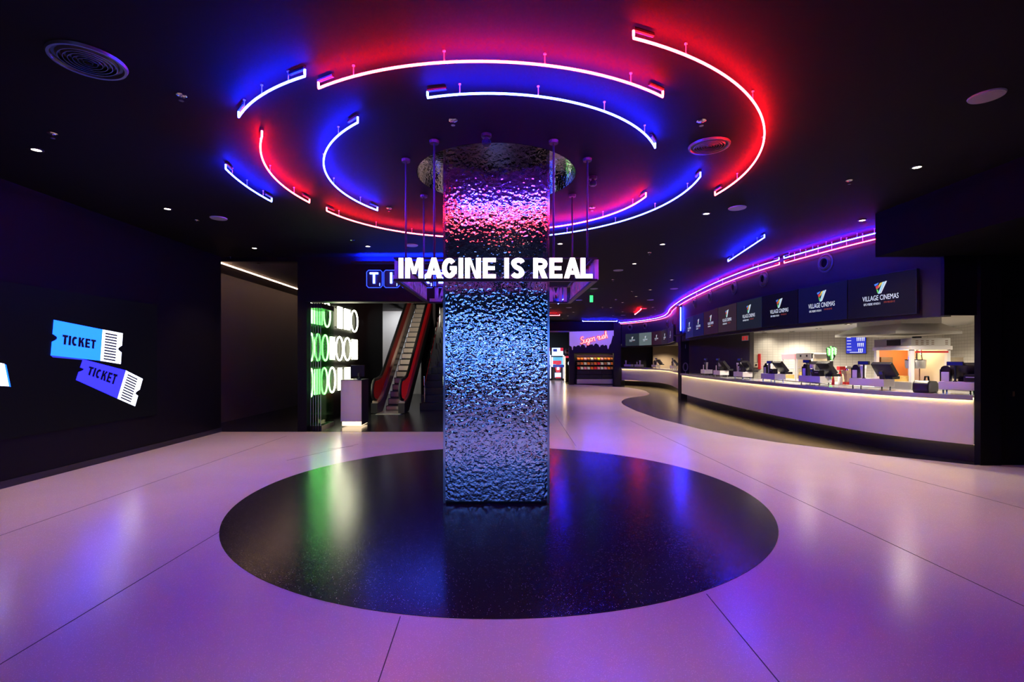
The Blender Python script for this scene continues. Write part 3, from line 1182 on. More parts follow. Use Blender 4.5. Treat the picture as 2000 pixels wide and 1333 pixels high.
# ---------------------------------------------------------------- TICKETS lettering over the opening
t = thing('ticket_sign', 'blue neon letter tiles spelling TICKETS on the black wall over the opening', 'sign', (0, 10.78, 0))
pitch = 33.6
for k, (ch, num) in enumerate(zip('TICKETS', '1135111')):
    xa, xb = 716 + pitch * k, 746.5 + pitch * k
    a, c = at(xa, 528, 10.74), at(xb, 562, 10.74)
    x0, x1, z0, z1 = a.x, c.x, c.z, a.z
    b = MB()
    r = .04
    cor = [(x0 + r, z0), (x1 - r, z0), (x1, z0 + r), (x1, z1 - r), (x1 - r, z1), (x0 + r, z1), (x0, z1 - r), (x0, z0 + r)]
    b.tube([(x, -.035, z) for x, z in cor], .006, 6, closed=True)
    tl = b.build('tile_outline', 'nedge_s', t)
    b = MB()
    b.prism([(x, z) for x, z in cor], 0, .02, frame((0, 0, 0), (1, 0, 0), (0, 0, 1)))
    b.build('tile_back', 'satin', t)
    b = MB()
    wl = .17 if ch == 'I' else .76
    for pg in glyph(ch, wl, .17):
        b.prism([((x_ - wl / 2) * .235, (y_ - .5) * .235) for x_, y_ in pg], -.012, .012, frame(((x0 + x1) / 2 - .01, -.04, (z0 + z1) / 2 + .02), (1, 0, 0), (0, 0, 1)))
    b.build('letter', 'nblue_s', t)
    text('small_number', num, 'nblue_s', frame((x1 - .055, -.04, z0 + .065), (1, 0, 0), (0, 0, 1)), .06, height=.06, extrude=.004, parent=t)

# ---------------------------------------------------------------- lobby: neon rings, glass panels, pedestal
WX = -4.5


def wy(x):
    return WX * FPX / (x - CX)


rows = [((3.0, 2.38), [('bars', 601, 612), ('bars', 614, 625), ('O', 627, 641), ('bars', 655, 664), ('bars', 668, 680), ('O', 681, 695)]),
        ((2.17, 1.54), [('O', 596, 608), ('O', 610, 622), ('O', 624, 637), ('bars', 640, 649), ('O', 651.5, 666), ('O', 667, 681.5), ('bars', 682.5, 694.5)]),
        ((1.36, .72), [('O', 596, 607), ('bars', 609, 620), ('O', 622, 635), ('O', 637, 651), ('bars', 656, 663), ('bars', 669, 680)])]
for ri, ((z1, z0), items) in enumerate(rows):
    for ii, (kind, xa, xb) in enumerate(items):
        y0, y1 = wy(xa), wy(xb)
        behind = xb < 655
        rn = ('top', 'middle', 'bottom')[ri]
        where = ('behind the glass panels' if behind else 'on the bare black wall')
        if kind == 'O':
            lab = 'white neon ring, %s row, %s from the entrance, %s' % (rn, ORD[ii], where)
            t = thing('neon_ring', lab, 'neon light', (WX, 0, 0), 0, 'white neon rings and bars on the lobby wall')
            b = MB()
            yc, zc = (y0 + y1) / 2, (z0 + z1) / 2
            b.tube([(.06, yc + (y1 - y0) / 2 * .92 * math.cos(2 * PI * k / 32), zc + (z1 - z0) / 2 * math.sin(2 * PI * k / 32)) for k in range(32)], .022, 8, closed=True)
            b.build('ring_tube', 'nwhite', t, smooth=True)
            b = MB()
            for zz in (z0 + .02, z1 - .02):
                b.tube([(0, yc, zz), (.06, yc, zz)], .008, 6)
            b.build('bracket', 'black', t)
        else:
            lab = 'upright white neon bars, %s row, %s from the entrance, %s' % (rn, ORD[ii], where)
            t = thing('neon_bars', lab, 'neon light', (WX, 0, 0), 0, 'white neon rings and bars on the lobby wall')
            nb = 4
            for k in range(nb):
                yy = y0 + (y1 - y0) * (k + .5) / nb
                b = MB()
                b.tube([(.06, yy, z0 + .02), (.06, yy, z1 - .02)], .026, 8)
                b.build('bar_tube', 'nwhite', t, smooth=True)
            b = MB()
            for zz in (z0 + .05, z1 - .05):
                b.box(0, y0, zz - .01, .035, y1, zz + .01)
            b.build('bracket', 'black', t)
# stacked folding glass panels
for k in range(7):
    x = -4.40 + .055 * k
    t = thing('glass_panel', 'parked glass partition panel beside the neon rings, %s of seven from the wall' % ORD[k], 'glass panel', (x, 10.98, 0), 0, 'stack of parked glass panels')
    b = MB()
    b.box(-.006, 0, .09, .006, .80, 2.72)
    b.build('pane', 'glass', t)
    b = MB()
    b.box(-.006, -.006, .10, .006, -.001, 2.71)
    b.build('polished_edge', 'glass_edge', t)
    b = MB()
    b.box(-.018, 0, .0, .018, .80, .10)
    b.build('bottom_rail', 'satin', t)
    b = MB()
    b.box(-.018, 0, 2.71, .018, .80, 2.82)
    b.build('top_rail', 'satin', t)
b = MB()
b.box(-4.3, 11.02, 2.83, -1.5, 11.10, 2.87)
o = b.build('panel_track', 'steel')
tag(o, 'bright metal track for the glass panels along the opening head', 'track')
# pedestal desk
t = thing('ticket_pedestal', 'grey ticket pedestal with a glowing foot inside the opening', 'pedestal', (-3.56, 11.5, 0))
b = MB()
b.box(-.24, 0, .13, .24, .56, 1.09)
b.build('body', 'panel', t)
b = MB()
b.box(.241, .0, .05, .25, .56, 1.09)
b.build('side_panel', 'satin', t)
b = MB()
b.box(-.215, .02, .03, .225, .54, .13)
b.build('lit_foot', 'ledwhite', t)
b = MB()
b.box(-.25, -.01, 1.085, .26, .57, 1.10)
b.build('top', 'satin', t)
t = thing('ticket_monitor', 'black monitor standing on the ticket pedestal', 'monitor', (-3.5, 11.8, 1.10))
b = MB()
b.box(-.16, -.02, .06, .17, .015, .335)
b.build('display', 'plastic', t, bevel=.005)
b = MB()
b.box(-.08, -.06, 0, .08, .08, .012)
b.box(-.02, 0, .01, .02, .03, .1)
b.build('stand', 'plastic', t)
t = thing('card_reader', 'small black card reader on the ticket pedestal beside the monitor', 'card reader', (-3.40, 11.62, 1.10))
b = MB()
b.lathe([(.035, 0), (.04, .02), (.02, .03), (.018, .07), (.035, .085), (.035, .14), (.02, .15)], n=14)
b.build('body', 'plastic', t, smooth=True)

# ---------------------------------------------------------------- escalator and stairs
SL = math.radians(35.5)


def rise(s):
    """height of step line for run s from the comb plate"""
    return max(0.0, (s - .9)) * math.tan(SL) if s > .9 else 0.0


EX0, EX1, EY = -3.66, -3.06, 14.6
t = thing('escalator', 'escalator with red glass sides climbing away behind the ticket opening', 'escalator', (0, EY, 0))
b = MB()
b.box(EX0, -.55, 0, EX1 + .1, .5, .012)
b.build('comb_plate', 'steel', t)
run, h = .285, .285 * math.tan(SL)
for k in range(26):
    y0 = .62 + run * k
    z1 = h * (k + 1) - .06
    b = MB()
    b.box(EX0 + .02, y0, max(0, z1 - h - .04), EX1 - .02, y0 + run, z1)
    st = b.build('step', 'black', t)
    b = MB()
    b.box(EX0 + .04, y0 - .012, max(.02, z1 - h + .03), EX1 - .04, y0 + .002, z1 - .022)  # plate stops short so a black gap imitates the shade at its foot
    b.build('riser', 'riser', st)
for side, (xa, xb) in (('left', (EX0 - .18, EX0)), ('right', (EX1, EX1 + .18))):
    prof = [(-.35, .02), (.3, .02), (8.2, 7.9 * math.tan(SL) - .35), (8.2, 7.9 * math.tan(SL) + .05), (.35, .42), (0, .33), (-.35, .30)]
    T = frame((0, 0, 0), (0, 1, 0), (0, 0, 1))
    b = MB()
    b.prism(prof, xa, xb, T)
    b.build('skirt', 'satin', t)
    # pale inner deck that follows the slope
    b = MB()
    dk = [(-.30, .30), (0, .335), (.35, .43), (8.2, 7.9 * math.tan(SL) + .06), (8.2, 7.9 * math.tan(SL) + .13), (.33, .50), (0, .40), (-.30, .36)]
    b.prism(dk, xa + .02, xb + .0, T)
    b.build('deck', 'deck', t)
    xm = (xa + xb) / 2
    gl = [(-.25, .36), (0, .40), (.33, .50), (8.2, 7.9 * math.tan(SL) + .13), (8.2, 7.9 * math.tan(SL) + .72), (.45, 1.0), (.1, .95), (-.25, .93), (-.42, .84), (-.48, .68), (-.42, .50)]
    b = MB()
    b.prism(gl, xm - .012, xm + .012, T)
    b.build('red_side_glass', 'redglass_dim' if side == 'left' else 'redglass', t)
    hr = [(-.1, .37), (-.42, .44), (-.53, .55), (-.555, .68), (-.50, .84), (-.40, .94), (-.25, .985), (.1, 1.0), (.45, 1.06), (.8, 1.26), (8.2, 7.9 * math.tan(SL) + .80)]
    b = MB()
    b.tube([(xm, y, z) for y, z in hr], .045, 10)
    b.build('handrail', 'black', t, smooth=True)
    b = MB()
    b.tube([(xm, y, z - .05) for y, z in hr[6:]], .014, 8)
    b.build('chrome_rail', 'chrome', t, smooth=True)
t = thing('stairs', 'dark stairs with steel railings beside the escalator', 'stairs', (0, 15.3, 0))
run, h = .30, .30 * math.tan(SL)
for k in range(22):
    b = MB()
    b.box(-2.62, run * k, max(0, h * k - .25), -.5, run * (k + 1) + .02, h * (k + 1))
    b.build('stair_step', 'satin', t)
for xr in (-2.5, -1.9):
    b = MB()
    zt = lambda y: h * (y / run) + .95
    b.tube([(xr, .1, zt(0) - .2), (xr, .1, zt(.1)), (xr, 6.4, zt(6.4))], .022, 8)
    b.tube([(xr, .3, zt(.3) - .35), (xr, 6.4, zt(6.4) - .35)], .012, 6)
    b.build('railing', 'chrome', t, smooth=True)
    for k in range(6):
        y = .2 + 1.2 * k
        b = MB()
        b.tube([(xr, y, h * (y / run)), (xr, y, zt(y))], .018, 6)
        b.build('rail_post', 'chrome', t)
b = MB()
b.box(-2.80, 19.3, 0, -2.70, 24.8, CEIL - .01)
struct('wall_escalator', b, 'wallgrey')
b = MB()
b.box(-7, 22.2, 0, -3.75, 22.4, CEIL - .01)
struct('wall_shaft', b, 'white', 'pale wall behind the escalator')
# unseen spots added under the ceiling, standing in for upper-floor and lobby light
spot((-3.35, 14.9, 3.55), (1, .88, .72), 190, 1.35, .6, .05, (0, .8, -.36))
spot((-3.25, 14.0, 3.5), (1, .85, .65), 42, .8, .5, .05)
spot((-2.2, 12.6, 3.5), (.75, .85, .9), 12, 1.3, .7, .05)
spot((-4.7, 20.9, 3.7), (.92, .94, 1), 150, 2.6, .8, .2, (0, .6, -.8))
spot((-2.3, 13.0, 2.9), (1, .8, .6), 12, 1.8, .7, .06)


# ---------------------------------------------------------------- sweet shop and arcade at the end of the hall
SY = 29.8
t = thing('sweet_shop_front', 'dark shop front with a lilac dripping icing panel reading Sugar rush', 'shop front', (0, SY, 0))
px = lambda x, y: (at(x, y, SY).x, at(x, y, SY).z)
X0, X1 = px(1112, 0)[0], px(1199, 0)[0]
b = MB()
xa, za = px(1121, 690)
b.box(X0, 0, 0, xa, .3, 3.25)
b.box(xa, 0, za, X1, .3, 3.235)
b.box(X1, 0, 0, px(1213, 0)[0], .04, CEIL - .004)
b.box(X1, .04, 0, px(1213, 0)[0], .3, 3.235)
b.build('facade', 'fascia', t)
drip = [px(1112, 648.5), px(1198.5, 646), px(1198.5, 657), px(1197, 655), px(1193, 671), px(1190, 675), px(1188.2, 682), px(1186.8, 682), px(1185.5, 675), px(1182, 674), px(1180, 676), px(1178, 673.5), px(1173, 675),
        px(1172, 678), px(1170.5, 678), px(1169, 674), px(1164, 671), px(1161, 673), px(1159, 676), px(1157.5, 673), px(1150, 674), px(1146, 675), px(1145, 679), px(1143.5, 679), px(1142, 675), px(1138, 673), px(1135, 674),
        px(1133.5, 678), px(1132, 675), px(1128, 675), px(1125, 677.5), px(1121, 676), px(1119, 678), px(1118.6, 684), px(1117.4, 684), px(1116.6, 678), px(1112, 675)]
b = MB()
b.prism(drip, 0, .03, frame((0, -.001, 0), (1, 0, 0), (0, 0, 1)))
b.build('icing_panel', 'drip', t)
# script lettering as bent neon strokes: unit letters, x advances
GL = {
    'S': ([[(.62, .95), (.45, 1.08), (.2, 1.0), (.12, .8), (.28, .62), (.5, .48), (.56, .25), (.4, .02), (.15, 0), (0, .15)]], .62),
    'u': ([[(0, .3), (.08, .55), (.06, .1), (.2, 0), (.36, .15), (.44, .55), (.44, .1), (.54, 0)]], .54),
    'g': ([[(.4, .48), (.2, .56), (.05, .35), (.1, .08), (.28, .05), (.42, .35), (.44, .55), (.42, -.1), (.3, -.42), (.1, -.4), (.1, -.22), (.56, .08)]], .54),
    'a': ([[(.4, .48), (.2, .56), (.05, .35), (.1, .08), (.26, .04), (.4, .3), (.43, .55), (.42, .1), (.54, 0)]], .54),
    'r': ([[(0, .3), (.1, .6), (.18, .52), (.36, .55), (.3, .2), (.34, 0), (.46, .06)]], .46),
    's': ([[(0, .1), (.22, .6), (.34, .3), (.28, .04), (.08, .0), (.2, .06), (.46, .08)]], .44),
    'h': ([[(0, .1), (.24, .8), (.24, 1.1), (.12, 1.05), (.1, .5), (.08, 0), (.16, .38), (.3, .52), (.38, .35), (.36, .08), (.5, .05)]], .5),
    ' ': ([], .32)}
p0 = px(1133.5, 672)
p1 = px(1186.5, 660)
tot = sum(GL[c][1] for c in 'Sugar rush')
ux = Vector((p1[0] - p0[0], 0, p1[1] - p0[1]))
sx = ux.length / tot
ux.normalize()
uz = Vector((-ux.z * .3, 0, 1))
cur = 0
for c in 'Sugar rush':
    b = MB()
    for st in GL[c][0]:
        q = catmull(st, 5)
        b.tube([Vector((p0[0], -.09, p0[1])) + ux * (cur + x) * sx + uz * y * sx * 1.05 for x, y in q], .024, 6)
    if GL[c][0]:
        lt_ = b.build('script_letter', 'npink', t, smooth=True)
        b = MB()
        for st in GL[c][0]:
            q = catmull(st, 5)
            b.tube([Vector((p0[0], -.045, p0[1])) + ux * (cur + x) * sx + uz * y * sx * 1.05 for x, y in q], .055, 6)
        b.build('red_backing', 'pinkback', lt_, smooth=True)
    cur += GL[c][1]
# shelves
t = thing('candy_shelves', 'black sweet shelves with a steel plinth inside the sweet shop front', 'shelves', (0, SY + .35, 0))
q = lambda x, y: (at(x, y, SY + .35).x, at(x, y, SY + .35).z)
xl, xr = q(1122, 0)[0], q(1200, 0)[0]
b = MB()
b.box(xl, .55, 0, xr, .6, 2.0)
b.build('back_panel', 'black', t)
shelf_y = [(704.5, 1), (713.5, 2), (722.5, 3)]
for yy, k in shelf_y:
    b = MB()
    z = q(0, yy)[1]
    b.box(xl + .15, .0, z - .03, xr, .55, z)
    b.build('shelf', 'satin', t)
for yy in (731.5, 740):
    z = q(0, yy)[1]
    for k in range(3):
        b = MB()
        w = (xr - xl - .15) / 3
        b.box(xl + .15 + w * k + .01, .02, z + .01, xl + .15 + w * (k + 1) - .01, .5, z + .24)
        b.build('drawer', 'satin', t)
b = MB()
z0, z1 = q(0, 750)[1], q(0, 741)[1]
b.box(xl + .15, -.02, max(0.0, z0), xr, .5, z1)
b.build('plinth', 'steel', t)
b = MB()
z0, z1 = q(0, 697.5)[1], q(0, 694)[1]
b.box(xl + .15, .0, z0, xr, .06, z1)
b.build('lit_header', 'tan', t)
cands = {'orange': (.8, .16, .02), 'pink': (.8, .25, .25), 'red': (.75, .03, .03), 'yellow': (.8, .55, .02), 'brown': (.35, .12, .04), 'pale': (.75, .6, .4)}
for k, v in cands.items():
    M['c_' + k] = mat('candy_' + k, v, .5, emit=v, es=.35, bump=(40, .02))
rowc = [['orange', 'orange', 'pink', 'brown', 'pale', 'brown', 'yellow', 'pink', 'brown', 'orange', 'brown'], ['brown', 'orange', 'pale', 'orange', 'brown', 'orange', 'red', 'pale', 'brown', 'pale', 'orange'],
        ['red', 'pale', 'pink', 'pale', 'orange', 'red', 'pink', 'pale', 'pink', 'orange', 'brown']]
bw = (xr - xl - .18) / 11
proto = None
for r, (yy, _) in enumerate(shelf_y):
    z = q(0, yy)[1]
    for k in range(11):
        col = rowc[r][k]
        tb = thing('candy_bin', 'clear bin of %s sweets on the %s shelf, %s from the left' % (col, ('top', 'middle', 'bottom')[r], ORD[k]), 'candy bin', (xl + .16 + bw * k, SY + .37, z), 0, 'bins of sweets on the shop shelves')
        b = MB()
        b.box(.01, 0, 0.001, bw - .01, .30, .02)
        b.box(.01, .28, 0.02, bw - .01, .30, .20)
        b.box(.01, 0, .02, .018, .28, .15)
        b.box(bw - .018, 0, .02, bw - .01, .28, .15)
        b.build('bin', 'black', tb)
        b = MB()
        b.prism([(.01, .02), (.27, .02), (.27, .17), (.16, .15), (.02, .09)], .02, bw - .02, frame((0, 0, 0), (0, 1, 0), (0, 0, 1)))
        b.build('sweets', 'c_' + col, tb)
l = bpy.data.lights.new('shelf_light', 'AREA')
l.energy = 14
l.shape = 'RECTANGLE'
l.size, l.size_y = 2.2, .2
l.color = (1, .75, .45)
o = bpy.data.objects.new('shelf_light', l)
COL.objects.link(o)
o.location = ((xl + xr) / 2, SY + .45, 1.88)
# wall over the shop and header of the arcade
b = MB()
b.box(-.3, SY + .05, 3.24, 7.0, SY + .3, CEIL)
struct('wall_hall_header', b, 'wall')
b = MB()
hz = at(0, 647.5, SY).z
b.box(-.3, SY, 3.16, px(1130, 0)[0], SY + .04, 3.235)
o = b.build('arcade_header_strip', 'disc')
tag(o, 'pale metal strip across the top of the arcade entrance', 'strip')
b = MB()
b.box(-.3, 37.6, 0, 9, 37.8, CEIL)
struct('wall_arcade', b, 'wallgrey')
M['arc_scr'] = mat('arcade_screen', (.1, .1, .1), .3, emit=(.55, .68, 1.0), es=1.7)
M['arc_red'] = mat('arcade_red_light', (.3, .02, .03), .3, emit=(1, .05, .12), es=.7)
M['arc_cyan'] = mat('arcade_cyan_light', (.1, .2, .3), .3, emit=(.12, .55, .85), es=1.0)
M['arc_white'] = mat('arcade_white_light', (.3, .3, .3), .3, emit=(.8, .75, 1), es=3.5)
M['arc_dblue'] = mat('arcade_blue', (.02, .03, .12), .3, emit=(.02, .05, .4), es=1)


def arcade(x0, x1, Y, lab):
    t = thing('arcade_machine', lab, 'arcade machine', (0, Y, 0), 0, 'racing arcade machines')
    p = lambda x, y: (at(x, y, Y).x, at(x, y, Y).z)
    W_ = x1 - x0
    def bx(nm, m, fa, fb, ya, yb, d0, d1):
        b = MB()
        xa, zb = p(x0 + W_ * fa, ya)
        xb, za = p(x0 + W_ * fb, yb)
        b.box(xa, d0, max(0, za), xb, d1, zb)
        return b.build(nm, m, t)
    bx('cabinet', 'satin', 0, 1, 696, 746, .6, 1.2)
    bx('marquee', 'arc_scr', .02, .98, 679.5, 695.5, .5, 1.0)
    bx('marquee_badge', 'arc_red', .72, .98, 679.5, 686, .46, .5)
    bx('marquee_picture', 'arc_dblue', .08, .42, 682, 687, .46, .5)
    bx('screen', 'arc_cyan', .02, .98, 698, 713, .45, .6)
    bx('screen_track', 'arc_red', .05, .8, 705, 712, .43, .45)
    bx('console', 'arc_dblue', .02, .98, 713, 718, .2, .6)
    bx('light_post', 'arc_white', -.06, .02, 698, 717, .3, .42)
    bx('light_post', 'arc_white', .96, 1.04, 694, 740, .3, .36)
    xm = (x0 + x1) / 2
    b = MB()
    xa = p(xm - 5.5, 0)[0]
    xb = p(xm + 5.5, 0)[0]
    za, zb, zc = p(0, 728)[1], p(0, 711)[1], p(0, 715)[1]
    w = xb - xa
    b.prism([(xa + .2 * w, za), (xb - .2 * w, za), (xb, za + .3), (xb - .05 * w, zc), (xb - .25 * w, zb), (xb - .3 * w, zb + .12), (xa + .3 * w, zb + .12), (xa + .25 * w, zb), (xa + .05 * w, zc), (xa, za + .3)], -.5, -.35, frame((0, 0, 0), (1, 0, 0), (0, 0, 1)).copy())
    s_ = b.build('seat', 'arc_red', t)
    b = MB()
    b.box(xa + .3 * w, .33, za + .18, xb - .3 * w, .348, zc - .08)
    b.build('seat_light', 'arc_white', s_)
    bx('seat_base', 'arc_scr', .24, .76, 729, 738, .3, .6)
    bx('base_light', 'arc_red', .26, .74, 737, 739.5, .28, .3)
    return t


arcade(1080, 1102, 35.5, 'racing arcade machine with a glowing red seat, next to the sweet shop')
arcade(1054, 1076, 35.5, 'racing arcade machine half hidden behind the mirrored column')
t = thing('skull_machine', 'dark arcade machine with a skull shaped top beside the shop front', 'arcade machine', (at(1110, 0, 33.5).x, 33.5, 0))
b = MB()
b.box(-.22, 0, 0, .35, .8, 1.75)
b.build('cabinet', 'fascia', t)
b = MB()
b.lathe([(.0, 1.78), (.16, 1.82), (.25, 1.95), (.27, 2.1), (.2, 2.27), (.0, 2.33)], (0.06, .3, 0), 14)
sk = b.build('skull', 'white', t, smooth=True)
b = MB()
for xx in (-.06, .16):
    b.lathe([(.0, -.02), (.06, 0), (.0, .03)], n=10, T=frame((xx, .035, 2.08), (1, 0, 0), (0, 0, 1)), cap=False)
b.build('eye_socket', 'black', sk)
b = MB()
b.lathe([(.16, 0), (.16, .02)], n=16, T=frame((.12, 0, 1.25), (1, 0, 0), (0, 0, 1)))
b.build('round_lamp', 'scr_white', t)
b = MB()
b.box(-.22, -.02, 1.62, .35, .0, 1.74)
b.build('red_band', 'arc_red', t)
b = MB()
b.box(-.26, -.02, .05, -.22, .02, 1.7)
b.build('edge_light', 'led', t)


# ---------------------------------------------------------------- bars: rooms, counters
def nrm(v):
    return v / np.linalg.norm(v)


b = MB()
b.box(7.3, 14.8, 0, 7.42, 20.5, 2.7)
struct('wall_bar_partition', b, 'wallgrey', 'dark brown partition at the far end of the near bar')
BW = [(7.3, 16.9), (11.5, 13.0), (9.3, 7.75)]
d1 = nrm(np.array(BW[1]) - np.array(BW[0]))
d2 = nrm(np.array(BW[2]) - np.array(BW[1]))
M['tile1'] = tiles('white_tiles', (.74, .71, .64), (.55, .52, .46), .15, .078, (d1[0], d1[1], 0))
M['tile2'] = tiles('white_tiles_side', (.74, .71, .64), (.55, .52, .46), .15, .078, (d2[0], d2[1], 0))
def wall_at(px):
    k = (px - CX) / FPX
    a = np.array(BW[0])
    return a + d1 * ((k * a[1] - a[0]) / (d1[0] - k * d1[1]))


for nm, a, c, m in (('wall_bar_back', BW[0], BW[1], 'tile1'), ('wall_bar_side', BW[1], BW[2], 'tile2')):
    b = MB()
    a, c = np.array(a), np.array(c)
    n = nrm(np.array([-(c - a)[1], (c - a)[0]])) * .12
    b.band([a, c], [a + n, c + n], 0, 2.7)
    struct(nm, b, m)
b = MB()
i1 = int(np.argmin(np.abs(FAS[:, 1] - 7.6)))
inner = offset(FAS, .17)
ia = int(np.argmin(np.abs(FAS[:, 1] - 16.2)))
b.prism([tuple(p) for p in inner[i1:ia + 1]] + [(7.3, 17.0), (11.6, 13.0), (9.4, 7.7)], 2.40, 2.46)
struct('ceiling_bar', b, 'white', 'pale ceiling inside the near bar')
b = MB()
b.box(6.5, 16.0, 2.46, 7.4, 19.2, 2.5)
struct('ceiling_bar_end', b, 'wall')


def counter(name, lab, C, back, kick, zt, group='bar counters'):
    t = thing(name, lab, 'bar counter', (0, 0, 0), 0, group)
    b = MB()
    b.band(offset(C, -.05), offset(C, back), zt - .035, zt)
    b.band(offset(C, -.05), offset(C, -.038), zt - .075, zt - .030)
    b.build('counter_top', 'slab', t, smooth=True)
    b = MB()
    b.band(C, offset(C, .04), .28, zt - .036)
    b.build('front_panel', 'panel', t, smooth=True)
    b = MB()
    b.band(offset(C, kick), offset(C, kick + .04), 0.003, .28)
    b.build('kickboard', 'satin', t, smooth=True)
    b = MB()
    b.band(offset(C, .04), offset(C, kick), .28, .30)
    b.build('underside', 'satin', t, smooth=True)
    b = MB()
    b.band(offset(C, -.034), offset(C, -.012), zt - .052, zt - .040)
    b.build('top_light', 'led', t)
    b = MB()
    b.band(offset(C, kick - .06), offset(C, kick - .04), .262, .279)
    b.build('foot_light', 'led_foot', t)
    b = MB()
    b.band(offset(C, .04), offset(C, .06), .30, zt - .056)
    b.build('inner_panel', 'brown', t)
    return t


COUNTER_Z = 1.035
CC = COUNT[COUNT[:, 1] > 7.60]
CC = np.vstack([[np.interp(7.545, COUNT[:, 1], COUNT[:, 0]), 7.545], CC])
counter('bar_counter', 'long curved steel fronted bar counter nearest the viewer, lit along its edges', CC, .62, .2, COUNTER_Z)
C2 = catmull([(7.25, 19.9), (7.6, 22.0), (8.05, 24.0), (8.25, 25.6), (8.2, 27.0), (7.75, 28.6), (7.0, 29.75)])
counter('bar_counter', 'far curved pale bar counter beyond the slim pillar', C2, .75, .3, COUNTER_Z)
# far bar room
b = MB()
b.box(6.9, 33, 0, 9.75, 33.1, 2.7)
struct('wall_far_bar_dark', b, 'wallgrey')
b = MB()
b.box(9.7, 32.5, 0, 14, 32.6, 2.7)
struct('wall_far_bar', b, 'tan', 'cream wall inside the far bar')
b = MB()
pf = offset(FAS, .17)
ib = int(np.argmin(np.abs(FAS[:, 1] - 20.0)))
b.prism([tuple(p) for p in pf[ib:]] + [(7.0, 33.0), (14, 33.0), (14, 19.5)], 2.40, 2.46)
struct('ceiling_far_bar', b, 'cream')
for p in ((8.9, 26.5), (9.6, 29.5), (9.0, 23.5), (11, 30)):
    spot((p[0], p[1], 2.37), (1, .8, .55), 300, 2.2, .8, .06)
spot((10.4, 31.4, 2.37), (1, .8, .58), 260, 2.4, .8, .06)

# bar downlights
b0 = None
BL = [(1488, 647.5), (1493, 650.4), (1546.5, 647.7), (1599, 641.5), (1657, 633.5)]
BLL = ['bright downlight in the bar ceiling, farther of the two nearest the dark partition', 'bright downlight in the bar ceiling, at the corner of the dark partition', 'bright downlight in the bar ceiling above the warming cabinet', 'bright downlight in the bar ceiling above the green neon claw sign', 'bright downlight in the bar ceiling beside the extractor hood']
for i, (x, y) in enumerate(BL):
    p = cl(x, y, 2.40)
    if i == 0:
        b0 = make_downlight('lamp', .06)
        b0['group'] = 'downlights inside the near bar'
        t = b0
    else:
        t = copy_tree(b0)
    t.location = p
    t['label'] = BLL[i]
    spot(p + Vector((0, 0, -.03)), (1, .88, .70), [26, 26, 200, 270, 270][i], 2.7, .9, .08)
for p, e in (((7.0, 8.7), 200), ((8.9, 8.5), 110), ((7.0, 11.5), 320), ((6.9, 13.6), 190), ((9.4, 12.0), 300)):  # more unseen spots added to brighten the bar, without fittings
    spot((p[0], p[1], 2.34), (1, .86, .66), e, 2.7, .9, .08)

# ---------------------------------------------------------------- menu screens over the bars
def mix_screen(nm, top, bot):
    m = mat(nm, (.008, .008, .010),   .6, spec=.06)
    nt = m.node_tree
    bs = nt.nodes['Principled BSDF']
    bs.inputs['Emission Color'].default_value = (*bot, 1)
    bs.inputs['Emission Strength'].default_value = 1
    M[nm] = m
    return nm


